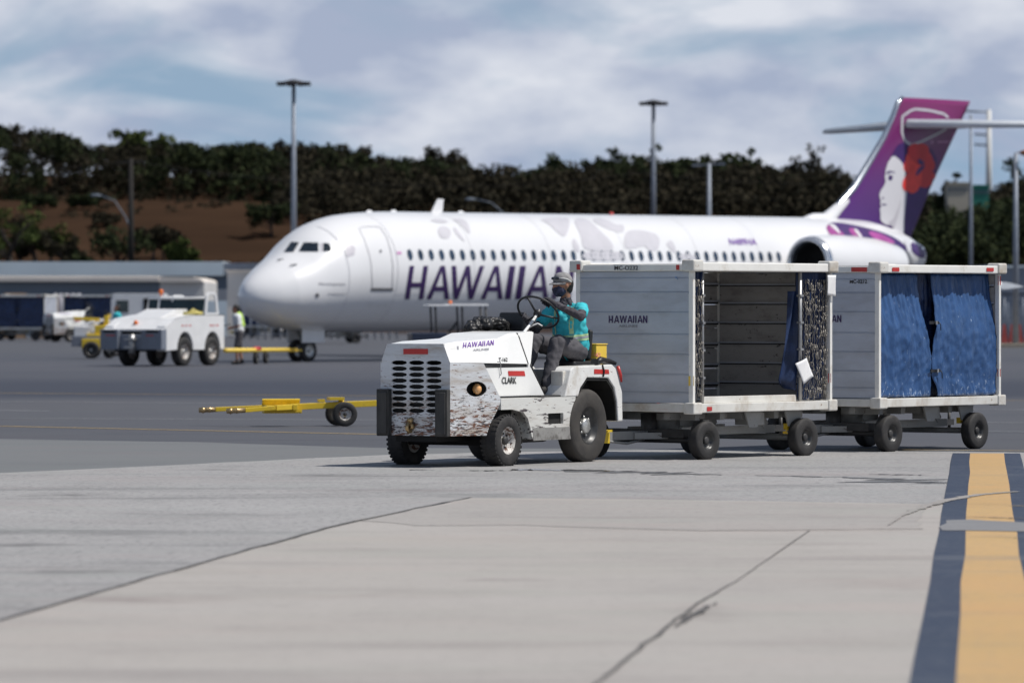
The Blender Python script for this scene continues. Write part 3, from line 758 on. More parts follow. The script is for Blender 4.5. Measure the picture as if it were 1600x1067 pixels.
hk.tube([(.80, -.035, .47), (.87, -.035, .455), (.885, -.035, .41), (.85, -.035, .375), (.80, -.035, .38)], .019, 8)
hk.tube([(.80, -.035, .50), (.84, -.035, .49)], .03, 8)
hk.build('tow_hook', M['brass'], tug)
# nose sides that flare out to the front wheels, with headlights
for s in (1, -1):
    O = [(.776, .335), (.31, .335), (.265, .45), (.17, .60), (.13, .68), (.13, .72), (.345, 1.085), (.776, 1.10)]
    def yo(u): return .427 + (.776 - u) * .345
    hl = [(.437 + .130 * cos(a), .82 + .080 * sin(a)) for a in [2 * pi * k / 24 for k in range(24)]]
    p = MB()
    p.sheet(O, [hl], lambda u, v: (u, s * yo(u), v), lambda u, v: (u - .02, s * (yo(u) - .03), v))
    tmbs.append(p)
    p2 = MB()
    p2.add([(.776, s * .427, 1.10), (.345, s * yo(.345), 1.085), (.345, s * .40, 1.085), (.776, s * .36, 1.10)], [(0, 1, 2, 3)])
    p2.add([(.776, s * .427, 1.098), (.345, s * yo(.345), 1.083), (.345, s * .40, 1.06), (.776, s * .36, 1.06)], [(0, 1, 2, 3)])
    p.v += p2.v; o_ = len(p.v) - len(p2.v); p.f += [tuple(i + o_ for i in f) for f in p2.f]; p.sm += p2.sm
    pn = p.build('nose_side_panel', M['tugnose'], tug)
    q = MB(); n_ = Vector((.326, s * .945, 0)); cpt = Vector((.437, s * (yo(.437)), .82))
    TT = V((-.945, s * .326, 0))
    q.v += [tuple(cpt - n_ * d_ + TT * (rr_ * 1.62 * cos(a)) + V((0, 0, rr_ * sin(a)))) for d_, rr_ in ((.012, .083), (.12, .070)) for a in [2 * pi * k / 24 for k in range(24)]]
    q.f += [(k, (k + 1) % 24, 24 + (k + 1) % 24, 24 + k) for k in range(24)] + [tuple(range(24, 48))]; q.sm += [True] * 25
    q2 = q.build('headlight', M['void'], pn)
    lens = MB(); tgt = cpt - n_ * .06 + TT * .055; lens.ball(tgt, .056, 16, .9, .9, 1.05)
    lens.build('lamp_lens', M['glow'], q2)
# inner body
ib = MB(); ib.b2(-.15, .745, -.36, .36, .34, 1.06); ib.b2(-.9, -.15, -.42, .42, .34, .70); ib.b2(-2.38, -.9, -.36, .36, .30, .70)
ib.b2(-.1, .1, -.50, .50, .22, .34); ib.b2(-1.75, -1.6, -.50, .50, .3, .48); ib.b2(.1, .75, -.25, .25, .27, .36)
ib.b2(.05, .5, .36, .40, .36, 1.0); ib.b2(.05, .5, -.40, -.36, .36, 1.0)
ib.build('inner_frame', M['void'], tug)
# hood: loft of cross-sections
secs = [(.776, 1.293, .345, .425, 1.10), (.50, 1.32, .36, .44, 1.095), (-.28, 1.345, .375, .46, 1.08), (-.52, 1.40, .375, .46, 1.075), (-.664, 1.405, .375, .4635, 1.07)]
hd = MB()
for (x, zt, ht, hb, zb) in secs:
    xb = x - .081 if x < -.6 else x
    hd.v += [(xb, hb, zb), (x, ht + .015, zt - .035), (x, ht - .02, zt - .004), (x, 0, zt), (x, -ht + .02, zt - .004), (x, -ht - .015, zt - .035), (xb, -hb, zb)]
for i in range(len(secs) - 1):
    for k in range(6):
        hd.f.append((i * 7 + k, i * 7 + k + 1, (i + 1) * 7 + k + 1, (i + 1) * 7 + k)); hd.sm.append(False)
tmbs.append(hd)
hood = hd.build('hood', M['hood'], tug)
# cowl with the slanting dash sides
cw = MB()
cl = [(-.668, 1.398), (-.98, 1.415), (-1.03, 1.405), (-.80, 1.068), (-.745, 1.068)]
cw2 = [(-.668, .380), (-.98, .36), (-1.03, .36), (-.80, .462), (-.745, .462)]
for s in (1, -1):
    o_ = len(cw.v)
    for (x, z), (xx, y) in zip(cl, cw2): cw.v.append((x, s * y, z))
    cw.f.append(tuple(range(o_, o_ + 5))); cw.sm.append(False)
for k in range(5):
    l = (k + 1) % 5
    if k == 4: continue
    cw.f.append((k, l, l + 5, k + 5)); cw.sm.append(False)
tmbs.append(cw)
cw.build('cowl', M['hood'], tug)
for s in (1, -1):
    MB().tube([(-.666, s * .394, 1.37), (-.745, s * .466, 1.07)], .006, 6).build('hood_seam', M['darksteel'], hood)
for s in (1, -1):
    lp = MB(); side(lp, [(.42, 1.035), (-.80, 1.035), (-1.085, .735), (.10, .735)], s * .462, s * .442)
    lp.b2(.38, .20, s * .440, s * .458, 1.03, 1.075); lp.b2(-.75, -.79, s * .442, s * .4615, 1.035, 1.07)
    tmbs.append(lp)
    sp_ = lp.build('side_panel', M['hood'], tug)
    MB().b2(.30, -.76, s * .425, s * .435, 1.03, 1.08).build('air_gap', M['darksteel'], sp_)
    ed = MB(); ed.tube([(-.80, s * .455, 1.075), (-1.10, s * .455, .74)], .009, 6); ed.b2(.1, -1.1, s * .44, s * .475, .718, .734); ed.build('panel_edge', M['black'], sp_)
# latch on the hood side
la = MB(); la.tube([(-.10, .472, 1.10), (-.14, .485, 1.095), (-.155, .48, 1.06), (-.16, .478, 1.01), (-.17, .478, .975), (-.155, .476, .955)], .0055, 6)
la.build('latch', M['galv'], hood)
# scraped side skirt over the wheels, with its pocket
for s in (1, -1):
    sk = MB()
    O = [(.13, .715), (-1.42, .715), (-1.38, .50), (-1.34, .27), (-.515, .27), (-.47, .40), (-.42, .50), (-.33, .565), (-.1, .60), (.128, .60)]
    side(sk, O, s * .655, s * .62, [[(-.84, .545), (-.84, .43), (-1.16, .43), (-1.16, .545)]])
    sk.b2(.13, -1.30, s * .40, s * .62, .690, .7145)
    side(sk, [(-.46, .66), (-.50, .28), (-.52, .28), (-.52, .66)], s * .62, s * .36)
    tmbs.append(sk)
    k_ = sk.build('side_skirt', M['tugskirt'], tug)
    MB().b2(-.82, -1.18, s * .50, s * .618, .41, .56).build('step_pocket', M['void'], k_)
    lw = MB(); side(lw, [(-.52, .395), (-1.36, .395), (-1.335, .262), (-.53, .262)], s * .659, s * .6555); lw.build('bare_steel_strip', pm('bare_scraped_steel', (0.35, 0.34, 0.32), 0.4, metal=0.3, dirt=((0.1, 0.09, 0.08), 0.45, 0.7, 6), var=0.2), k_)
# floor, pedestal, seats
fl = MB(); fl.b2(-.78, -1.55, -.60, .60, .7165, .735); fl.build('floor', M['darksteel'], tug)
pd = MB(); pd.b2(-1.56, -2.30, -.36, .36, .72, 1.0); pd.b2(-1.24, -1.52, .45, .60, .7365, .99); pd.build('pedestal', M['cartwhite'], tug, bevel=.01)
for s in (1, -1):
    fd = MB()
    O = [(-1.19, .716), (-1.31, 1.0), (-1.37, 1.035), (-2.2, 1.05), (-2.28, 1.01), (-2.42, .75), (-2.43, .43), (-2.335, .43), (-2.31, .65), (-2.25, .80), (-2.12, .905), (-1.66, .915), (-1.52, .81), (-1.47, .716)]
    side(fd, O, s * .66, s * .362)
    tmbs.append(fd)
    f_ = fd.build('rear_fender', M['tugwhite'], tug, bevel=.012)
    li = MB()
    arc = [(-2.33, .44), (-2.305, .65), (-2.243, .795), (-2.118, .90), (-1.66, .91), (-1.524, .805), (-1.474, .716)]
    side(li, arc + [(-1.5, .70), (-1.56, .79), (-1.68, .885), (-2.1, .875), (-2.22, .78), (-2.28, .64), (-2.30, .44)], s * .645, s * .364)
    li.b2(-2.33, -1.2, s * .364, s * .375, .35, .9)
    li.build('wheel_arch_liner', M['void'], f_)
rb = MB(); rb.b2(-2.30, -2.42, -.36, .36, .40, 1.0); rb.build('rear_panel', M['tugwhite'], tug, bevel=.01)
MB().b2(-1.30, -1.80, -.60, -.12, .736, 1.16).build('battery_box', M['darksteel'], tug)
for s, x, yy, zz_, bw, bh in ((1, 0.0, .27, 0, .24, .34), (-1, 0.42, -.37, .16, .34, .40)):
    st = MB(); st.b2(-1.72 + x, -2.22 + x, yy - .20, yy + .20, 1.0 + zz_, 1.09 + zz_); c_ = st.build('seat', M['seatvinyl'], tug, bevel=.03, seg=3)
    sb_ = MB(); sb_.box((-2.22 + x, yy, 1.26 + zz_), (.06, bw, bh), Matrix.Rotation(radians(-8), 3, 'Y'))
    sb_.build('backrest', M['seatvinyl'], c_, bevel=.03, seg=3)
# steering
WC = Vector((-1.366, .22, 1.62)); E1 = Vector((0, 1, 0)); E2 = Vector((cos(radians(45)), 0, sin(radians(45)))); EN = Vector((-sin(radians(45)), 0, cos(radians(45))))
sw = MB(); sw.tube([WC + (E1 * cos(a) + E2 * sin(a)) * .235 for a in [2 * pi * k / 48 for k in range(48)]], .0125, 8, closed=True)
for a in (radians(100), radians(215), radians(335)):
    sw.tube([WC - EN * .03, WC - EN * .02 + (E1 * cos(a) + E2 * sin(a)) * .1, WC + (E1 * cos(a) + E2 * sin(a)) * .232], [.014, .011, .010], 8)
sw.lathe([(0, -.045), (.04, -.045), (.045, -.01), (.03, .012), (0, .018)], (0, 0, 0), 'z', 20)
R45 = Matrix((E2, E1, EN)).transposed()
n_h = 5 * 20
for i in range(len(sw.v) - n_h, len(sw.v)): sw.v[i] = tuple(WC + R45 @ Vector(sw.v[i]))
swo = sw.build('steering_wheel', M['black'], tug)
cb = MB(); cb.tube([WC - EN * .03, Vector((-1.22, .22, 1.50)), Vector((-1.0, .22, 1.36)), Vector((-.9, .22, 1.25))], [.014, .016, .018, .018], 10); cb.tube([(-1.15, .22, 1.45), (-1.22, .30, 1.50), (-1.25, .34, 1.47)], .009, 6)
cb.build('steering_column', M['tugwhite'], tug)
MB().ball(WC + EN * .02, .018, 10).build('horn_button', M['silver'], swo)
# yellow box, lamp, hose at the rear
yb = MB(); yb.b2(-2.27, -2.50, .10, .42, 1.05, 1.26); yb.b2(-2.26, -2.51, .09, .43, 1.262, 1.275)
ybo = yb.build('tool_box', M['yellowbox'], tug, bevel=.008); tmbs.append(yb)
hs = MB(); hs.tube([(-1.95, .60, 1.07), (-2.05, .60, 1.10), (-2.18, .58, 1.09), (-2.3, .56, 1.085), (-2.38, .60, 1.06)], [.03, .04, .035, .03, .02], 8); hs.box((-1.93, .60, 1.085), (.10, .08, .06), ('Z', .4))
hs.tube([(-1.98, .665, 1.05), (-2.0, .675, .98), (-1.98, .675, .92)], .009, 6)
hs.build('cable', M['black'], tug)
tl = MB(); tl.tube([(-2.33, .655, 1.03), (-2.36, .672, .93), (-2.38, .672, .86)], [.02, .018, .012], 8); tl.build('tail_lamp', M['red'], tug)
tk = MB(); tk.b2(-2.40, -2.50, -.15, .15, .32, .50); tk.build('tow_coupler', M['darksteel'], tug)
# muffler-like gear below
mu = MB(); mu.tube([(-.6, .35, .30), (-1.25, .35, .30)], .07, 12); mu.tube([(-.6, .2, .25), (0, .2, .25)], .03, 8); mu.build('exhaust', M['darksteel'], tug)
# writing and reflectors on the tractor
bt = bvh_of(tmbs, MX(tug)); zx = lambda P: [[(560 + a / 2.807, 380 + b / 2.807) for a, b in p] for p in P]
decal('reflector', rect(630.5, 669, 545, 553.5), bt, tug, M['red'], parent=None)
decal('reflector', zx([[(655, 560), (727, 560), (731, 582), (658, 582)]]), bt, tug, M['red'])
decal('reflector', zx([[(1033, 552), (1097, 554), (1099, 573), (1033, 573)]]), bt, tug, M['red'])
decal('airline_name', word(722.5, 772, 536.0, 543.5, slant=0.12, wt=.21, tilt=-.088), bt, tug, M['purple2'], off=.006, cell=4)
decal('lettering', ftext('AIRLINES', 738, 763, 545.5, 549.0, 0.1, -.06), bt, tug, M['greytext'], off=.006)
decal('fleet_number', ftext('T-162', 778.6, 792.5, 558.8, 565), bt, tug, M['blacktext'], off=.006)
decal('stencil_lettering', ftext('CLARK', 783.5, 806.5, 589.0, 599.5), bt, tug, M['blacktext'], off=.006)
decal('small_sticker', rect(713.4, 716.4, 541, 546.5), bt, tug, M['greytext'])
decal('small_sticker', rect(703.5, 711.5, 538.5, 546), bt, tug, M['labelwhite'])
decal('fleet_number', ftext('T-162', 921, 938, 549, 556, 0, .12), bt, tug, pm('faded_red_print', (0.75, 0.30, 0.22), 0.5), off=.006)
# black rain jacket bundled on the far edge of the hood
jk = empty('rain_jacket', tuple(MX(tug) @ Vector((-1.42, -.42, 1.39))), heading(TA), 'black crumpled rain jacket bundled on the far side of the tractor hood', 'jacket')
jb = []
rnd = random.Random(3)
for i in range(16):
    jb.append((Vector((.30 - i * .043, -.03 + rnd.uniform(-.08, .08), .05 + .05 * sin(i / 15 * pi) + rnd.uniform(-.01, .02))), rnd.uniform(.055, .085)))
jb.append((Vector((-.3, -.05, .06)), .06, Vector((.3, -.05, .04)), .07))
blob('bundled_cloth', jb, M['cloth_blk'], jk, voxel=.012, smooth=2, wr=.018, ws=16, seed=3)
jj = MB(); jj.b2(-.32, .3, -.10, .05, -.22, .04); jj.build('hanging_cloth', M['cloth_blk'], jk, bevel=.03)
# ------------------------------------------------------------------ driver
off = Vector((-1.94, .30, 1.02))
drv = empty('person', tuple(MX(tug) @ off), heading(TA), 'person driving the white tractor in turquoise shirt, grey trousers, cap and dark face mask', 'person')

hipL, hipR = V((-1.93, .39, 1.19)), V((-1.93, .19, 1.19))
knL, knR = V((-1.45, .40, 1.29)), V((-1.44, .12, 1.31))
anL, anR = V((-1.27, .385, .83)), V((-1.20, .12, .86))
shL, shR = V((-1.87, .465, 1.655)), V((-1.86, .12, 1.66))
elL, elR = V((-1.585, .625, 1.575)), V((-1.70, -.02, 1.42))
a_, b_ = .165, .135
hdL = WC + E1 * a_ + E2 * b_ + EN * .035
haR = WC - E1 * .21 - E2 * .10 + EN * .03
nk = V((-1.86, .285, 1.735)); hdc = V((-1.80, .265, 1.905))
HD = (V((1.0, -.50, -.06))).normalized()      # face direction: ahead and a little to his right
HS = V((0, 0, 1)).cross(HD).normalized(); HU = HD.cross(HS)
def hp(f, s, u): return hdc + HD * f + HS * s + HU * u
body = [
    (V((-1.95, .29, 1.20)), .135, V((-1.93, .29, 1.36)), .125), (V((-1.93, .29, 1.38)), .125, V((-1.88, .29, 1.58)), .13),
    (hipL, .085, knL, .062), (hipR, .085, knR, .062), (knL, .058, anL, .042), (knR, .058, anR, .042),
    (V((-1.9, .37, 1.63)), .07, shL, .055), (V((-1.9, .2, 1.63)), .07, shR, .055),
    (shL, .05, elL, .04), (elL, .038, hdL.lerp(elL, .22), .028), (shR, .05, elR, .04), (elR, .038, haR.lerp(elR, .22), .028),
    (V((-1.88, .285, 1.62)), .062, nk, .056), (nk, .054, hp(-.02, 0, -.03), .056),
    (hp(-.012, 0, .03), .094), (hp(-.035, 0, .035), .090), (hp(.025, 0, -.03), .072), (hp(.045, 0, -.075), .045), (hp(.06, .0, .0), .055),
    (hp(.092, 0, .02), .012, hp(.112, 0, -.018), .016), (hp(.095, .018, -.055), .014, hp(.095, -.018, -.055), .014),
    (hp(-.005, .088, -.005), .022, .6, .4, 1.3), (hp(-.005, -.088, -.005), .022, .6, .4, 1.3),
]
bo = blob('body', body, M['skin'], drv, voxel=.009, smooth=2, origin=off)
# open eyes
for s in (1, -1):
    e = MB(); e.ball(hp(.090, s * .030, .012) - off, .0125, 10); e.build('eye', M['hair'], drv)
shirt = [(V((-1.87, .29, 1.30)), .13, V((-1.83, .29, 1.56)), .115), (V((-1.96, .29, 1.17)), .165, V((-1.94, .29, 1.36)), .155), (V((-1.95, .38, 1.24)), .12, V((-1.89, .37, 1.58)), .115), (V((-1.95, .20, 1.24)), .12, V((-1.89, .21, 1.58)), .115),
         (V((-1.90, .36, 1.60)), .105, shL, .078), (V((-1.90, .21, 1.60)), .105, shR, .078), (shL, .078, shL.lerp(elL, .50), .079), (shR, .078, shR.lerp(elR, .55), .075),
         (V((-1.88, .29, 1.60)), .115, V((-1.875, .29, 1.665)), .08), (V((-1.80, .33, 1.5)), .085, V((-1.86, .33, 1.25)), .11)]
so_ = blob('shirt', shirt, M['teal'], drv, voxel=.010, smooth=3, wr=.012, ws=11, seed=1, origin=off)
# reflective bands on the shirt
def wrapband(name, m, zf, half, ang0=0, ang1=360, tilt=0.0):
    bv = BVHTree.FromPolygons([v.co for v in so_.data.vertices], [tuple(p.vertices) for p in so_.data.polygons])
    mb = MB(); n = 90; c = V((-1.93, .29, 0)) - off; L = []
    for k in range(n + 1):
        a = radians(ang0 + (ang1 - ang0) * k / n)
        for hh in (-1, 1):
            z = zf + hh * half - off.z + tilt * cos(a)
            o = V((c.x + cos(a), c.y + sin(a), z)); h = bv.ray_cast(o, V((-cos(a), -sin(a), 0)))[0]
            L.append((h + V((cos(a), sin(a), 0)) * .005) if h is not None else V((c.x + cos(a) * .16, c.y + sin(a) * .16, z)))
    mb.add(L, [(2 * k, 2 * k + 1, 2 * k + 3, 2 * k + 2) for k in range(n)], True)
    return mb.build(name, m, so_)
wrapband('reflective_band', M['hivis'], 1.375, .011, tilt=-.02)
wrapband('reflective_band', M['greytext'], 1.352, .010, tilt=-.02)
wrapband('reflective_band', M['hivis'], 1.328, .010, tilt=-.02)
def strapband(y):
    bv = BVHTree.FromPolygons([v.co for v in so_.data.vertices], [tuple(p.vertices) for p in so_.data.polygons])
    mb = MB(); L = []
    for k in range(40):
        z = 1.38 + k * .0075
        for hh in (-1, 1):
            o = V((-1.2, y + hh * .016, z)) - off; h = bv.ray_cast(o, V((-1, 0, -.0)))[0]
            if h is None or h.x < -.12: break
            L.append(h + V((.005, 0, .002)))
        else: continue
        break
    L = L[:len(L) // 2 * 2]
    mb.add(L, [(2 * k, 2 * k + 1, 2 * k + 3, 2 * k + 2) for k in range(len(L) // 2 - 1)], True); mb.build('reflective_band', M['hivis'], so_)
strapband(.40); strapband(.19)
bdg = MB(); bdg.box(V((-1.735, .33, 1.47)) - off, (.006, .075, .10), ('Y', .12)); bdg.build('id_badge', M['badge'], drv)
trou = [(V((-1.96, .29, 1.15)), .155, V((-1.94, .29, 1.22)), .150), (hipL, .115, knL, .088), (hipR, .115, knR, .088), (knL, .086, knL.lerp(anL, .5), .075), (knR, .086, knR.lerp(anR, .5), .075),
        (knL.lerp(anL, .5), .075, anL + V((0, 0, .02)), .068), (knR.lerp(anR, .5), .075, anR + V((0, 0, .02)), .068)]
blob('trousers', trou, M['greycloth'], drv, voxel=.010, smooth=3, wr=.013, ws=8, seed=5, origin=off)
for A, B, H in ((shL, elL, hdL), (shR, elR, haR)):
    blob('sleeve', [(A.lerp(B, .35), .054, B, .050), (B, .050, H.lerp(B, .24), .037)], M['sleeve'], drv, voxel=.008, smooth=2, wr=.008, ws=22, seed=2, origin=off)
def glove(H, E, side_):
    """hand closed round the wheel rim: palm, four bent fingers, thumb"""
    caps = []; ax = (H - E).normalized()
    ctr = H - EN * .035                       # rim point held
    a = atan2((ctr - WC).dot(E2), (ctr - WC).dot(E1)); tan_ = (-E1 * sin(a) + E2 * cos(a)); outw = (E1 * cos(a) + E2 * sin(a))
    palm = ctr + EN * .034 + outw * .02
    caps.append((H.lerp(E, .22), .032, palm, .030))
    for k, ln in enumerate((.9, 1.0, .95, .8)):
        o = tan_ * (.033 - .022 * k)
        k0 = palm + o * 1.0; k1 = ctr + o * 1.15 + EN * .030 - outw * .022 * ln; k2 = ctr + o * 1.2 - EN * .004 - outw * .033 * ln; k3 = ctr + o * 1.2 - EN * .026 - outw * .012
        caps += [(k0, .0135, k1, .0115), (k1, .0115, k2, .0105), (k2, .0105, k3, .0095)]
    t0 = palm + tan_ * .035; t1 = ctr + tan_ * .058 + EN * .012; t2 = ctr + tan_ * .066 - EN * .014 - outw * .004
    caps += [(t0, .015, t1, .013), (t1, .0125, t2, .011)]
    blob('glove', caps, M['glove'], drv, voxel=.0045, smooth=1, origin=off)
glove(hdL, elL, 1); glove(haR, elR, -1)
for A, K in ((anL, knL), (anR, knR)):
    fz = .742
    sh_ = MB()
    caps = [(V((A.x - .05, A.y, fz + .045)), .042, V((A.x + .07, A.y, fz + .042)), .043), (V((A.x + .07, A.y, fz + .04)), .043, V((A.x + .17, A.y, fz + .036)), .036), (V((A.x - .03, A.y, fz + .05)), .045, A, .05)]
    blob('boot', caps, M['shoe'], drv, voxel=.009, smooth=2, origin=off)
# neck gaiter, mask, cap, sunglasses on the cap, hair
blob('neck_gaiter', [(V((-1.865, .285, 1.69)), .078, nk + V((.01, -.005, .015)), .066), (nk + V((.02, -.01, 0)), .06, nk + V((.035, -.02, -.03)), .062)], M['sleeve'], drv, voxel=.008, smooth=1, wr=.008, ws=28, origin=off)
blob('face_mask', [(hp(.035, 0, -.045), .075), (hp(.055, 0, -.035), .066), (hp(.068, 0, -.082), .038), (hp(.09, 0, -.03), .034)], M['mask'], drv, voxel=.007, smooth=2, wr=.004, ws=40, origin=off)
hr = blob('hair', [(hp(-.050, 0, .015), .086), (hp(-.055, 0, -.03), .070)], M['hair'], drv, voxel=.009, smooth=1, wr=.004, ws=50, origin=off)
cp_ = MB(); n = 28; rows = 9
for r in range(rows):
    th = (pi / 2) * r / (rows - 1)
    for k in range(n):
        a = 2 * pi * k / n
        rr = cos(th) ** .75
        f = cos(a) * .112 * rr - .012; s = sin(a) * .098 * rr; u = .038 + sin(th) * .108 + (0.012 if cos(a) > 0 else -.012) * (1 - r / rows) * abs(cos(a))
        cp_.v.append(tuple(hp(f, s, u) - off))
for r in range(rows - 1):
    for k in range(n):
        l = (k + 1) % n; cp_.f.append((r * n + k, r * n + l, (r + 1) * n + l, (r + 1) * n + k)); cp_.sm.append(True)
capo = cp_.build('cap', M['cap'], drv)
capo.modifiers.new('s', 'SOLIDIFY').thickness = .006
br = MB(); 
for j in range(5):
    for k in range(13):
        a = radians(-78 + 156 * k / 12); rr = .100 + j / 4 * .078 * cos(a) ** .7
        br.v.append(tuple(hp(rr * cos(a) - .010, sin(a) * (.098 - .012 * j / 4), .050 - .026 * (j / 4) - .016 * (sin(a) ** 2)) - off))
for j in range(4):
    for k in range(12): br.f.append((j * 13 + k, j * 13 + k + 1, (j + 1) * 13 + k + 1, (j + 1) * 13 + k)); br.sm.append(True)
bo_ = br.build('cap_brim', M['cap'], drv); bo_.modifiers.new('s', 'SOLIDIFY').thickness = .005
sg_ = MB()
for s in (1, -1): sg_.ball(hp(.086, s * .036, .083) - off, .028, 12, .6, 1.0, .62)
sg_.tube([hp(.10, .01, .088) - off, hp(.10, -.01, .088) - off], .005, 6)
sgo = sg_.build('sunglasses', M['glassdark'], drv)
for s in (1, -1): MB().tube([hp(.078, s * .066, .088) - off, hp(.0, s * .104, .072) - off, hp(-.06, s * .092, .035) - off], .0055, 6).build('glasses_arm', M['labelwhite'], sgo)
# ------------------------------------------------------------------ covered baggage carts
CL, CW, ZF, ZB, ZT = 2.58, 1.64, .62, .52, 2.165
hx, hy = CL / 2, CW / 2
def cart(name, loc, a, label, curtains, group='covered baggage carts'):
    c = empty(name, loc, heading(a), label, 'baggage cart', group)
    mbs = []
    zr = 2.065
    # posts
    for sx in (1, -1):
        for sy in (1, -1):
            p = MB(); p.b2(sx * hx, sx * (hx - .045), sy * hy, sy * (hy - .06), ZF, zr); mbs.append(p)
            p.build('corner_post', M['cartedge'], c, bevel=.006)
    # roof frame and sheet
    r = MB()
    for sy in (1, -1): r.b2(-hx + .02, hx - .02, sy * (hy + .035), sy * (hy - .05), zr, zr + .095)
    for sx in (1, -1): r.b2(sx * (hx + .02), sx * (hx - .05), -hy + .05, hy - .05, zr - .0, zr + .075)
    mbs.append(r); ro = r.build('roof_rail', M['cartedge'], c, bevel=.012)
    rs = MB()
    for k in range(12):
        y0 = -hy + .04 + (CW - .08) * k / 12; y1 = -hy + .04 + (CW - .08) * (k + 1) / 12
        z0 = z1 = zr + .080
        rs.add([(-hx + .03, y0, z0), (hx - .03, y0, z0), (hx - .03, y1, z1), (-hx + .03, y1, z1)], [(0, 1, 2, 3)])
    rs.build('roof_panel', M['cartwhite'], c)
    for sx in (1, -1):
        for sy in (1, -1):
            k = MB(); k.b2(sx * (hx + .055), sx * (hx - .13), sy * (hy + .055), sy * (hy - .12), zr - .005, zr + .125)
            mbs.append(k); k.build('corner_cap', M['cartwhite'], c, bevel=.022, seg=3)
            k = MB(); k.b2(sx * (hx + .045), sx * (hx - .12), sy * (hy + .045), sy * (hy - .10), ZB - .015, ZF + .012)
            mbs.append(k); k.build('corner_bumper', M['cartwhite'], c, bevel=.015, seg=2)
    # floor frame
    f = MB()
    for sy in (1, -1): f.b2(-hx + .02, hx - .02, sy * (hy + .03), sy * (hy - .06), ZB, ZF)
    for sx in (1, -1): f.b2(sx * (hx + .03), sx * (hx - .05), -hy + .05, hy - .05, ZB + .005, ZF - .003)
    mbs.append(f); f.build('floor_rail', M['cartwhite'], c, bevel=.008)
    MB().b2(-hx + .05, hx - .05, -hy + .06, hy - .06, ZF - .05, ZF - .01).build('floor', M['alu_in'], c)
    # end panels of ribbed boards
    for sx in (1, -1):
        e = MB(); zs = [ZF, .745, .94, 1.16, 1.38, 1.62, 1.84, 1.995, zr]
        for i in range(len(zs) - 1):
            lo, hi = zs[i], zs[i + 1]
            e.b2(sx * (hx - .004), sx * (hx - .026), -hy + .06, hy - .06, lo + .006, hi - .006)
            e.b2(sx * (hx - .012), sx * (hx - .024), -hy + .06, hy - .06, hi - .006, hi + .006)
            e.b2(sx * (hx + .004), sx * (hx - .010), -hy + .0601, hy - .0601, hi - .018, hi - .008)
        mbs.append(e); e.build('end_panel', M['alu'], c)
        el_ = MB().b2(sx * (hx - .028), sx * (hx - .034), -hy + .07, hy - .07, ZF + .01, zr - .01).build('end_lining', M['alu_in'], c)
        for z in (.82, 1.04, 1.27, 1.50, 1.72, 1.93):
            MB().b2(sx * (hx - .0345), sx * (hx - .055), -hy + .08, hy - .08, z - .009, z + .009).build('inner_slat', M['alu'], el_)
            MB().b2(sx * (hx - .0345), sx * (hx - .044), -hy + .08, hy - .08, z - .024, z - .0095).build('painted_slat_shade', M['darksteel'], el_)  # solid dark strip painted as the shadow under each slat
    # closed far side
    s = MB(); zs = [ZF, .74, .97, 1.20, 1.43, 1.50, 1.70, 1.93, zr]
    for i in range(len(zs) - 1):
        s.b2(-hx + .05, hx - .05, -hy + .012 + .006 * (i % 2), -hy + .04 + .006 * (i % 2), zs[i] + .006, zs[i + 1] - .004)
    so2 = s.build('side_panel', M['alu_in'], c)
    for z in (.80, 1.02, 1.26, 1.50, 1.74, 1.94):
        q = MB(); q.b2(-hx + .05, hx - .05, -hy + .045, -hy + .075, z - .010, z + .010); q.build('inner_slat', M['alu'], so2)
        q = MB(); q.b2(-hx + .05, hx - .05, -hy + .0465, -hy + .06, z - .030, z - .0105); q.build('painted_slat_shade', M['darksteel'], so2)  # dark strip stands in for the slat's shadow on the wall
    # undercarriage
    wbx = 1.02; wbr = .80
    u = MB()
    for sy in (1, -1):
        u.b2(-hx + .1, hx - .1, sy * .42, sy * .34, .44, .515); u.b2(-wbr, wbx - .1, sy * .38, sy * .33, .26, .35)
        u.bar((-.62, sy * .36, .34), (-.50, sy * .36, .50), .06, .10); u.bar((.55, sy * .36, .34), (.42, sy * .36, .50), .06, .10)
    for x in (-.95, -.5, .1, .5, .95): u.b2(x - .04, x + .04, -.62, .62, .43, .505)
    u.box((.62, 0, .40), (.32, .5, .08)); u.tube([(.72, 0, .33), (.72, 0, .5)], .20, 20); u.tube([(-wbr, -.70, .215), (-wbr, .70, .215)], .035, 10)
    u.build('chassis', M['greysteel'], c)
    for x in (-.72, .02):
        g = MB(); side(g, [(x - .16, .51), (x + .16, .51), (x + .09, .34), (x - .06, .34)], .70, .68); g.build('bracket', M['greysteel'], c)
    bx = MB(); bx.b2(-.28, -.02, .40, .62, .36, .50); bx.build('brake_box', M['greysteel'], c, bevel=.006)
    MB().b2(-.30, -.28, .42, .58, .38, .45).build('yellow_tag', M['yellow'], c)
    MB().b2(-.66, -.76, .60, .66, .30, .37).build('yellow_stop', M['yellow'], c)
    ax = MB(); ax.tube([(wbx, -.70, .215), (wbx, .70, .215)], .035, 10); ax.b2(wbx - .09, wbx + .09, -.55, .55, .24, .33); ax.tube([(wbx, 0, .2), (wbx, 0, .5)], .09, 14)
    ax.build('front_axle', M['darksteel'], c)
    for sx in (1, -1):
        for sy in (1, -1):
            wheel_part(c, (wbx if sx > 0 else -wbr, sy * .765, .215), .215, .135, .10, M['tyre'], M['rimdark'], sy, hub=M['darksteel'], lug=False, hubr=.42)
    db = MB(); db.b2(wbx, 1.80, -.055, .055, .22, .31); db.bar((wbx, .28, .26), (1.35, .05, .26), .05, .07); db.bar((wbx, -.28, .26), (1.35, -.05, .26), .05, .07)
    db.tube([(1.2, .07, .22), (1.5, .07, .18), (1.8, .05, .21), (1.95, 0, .25)], .014, 6)
    d_ = db.build('drawbar', M['greysteel'], c)
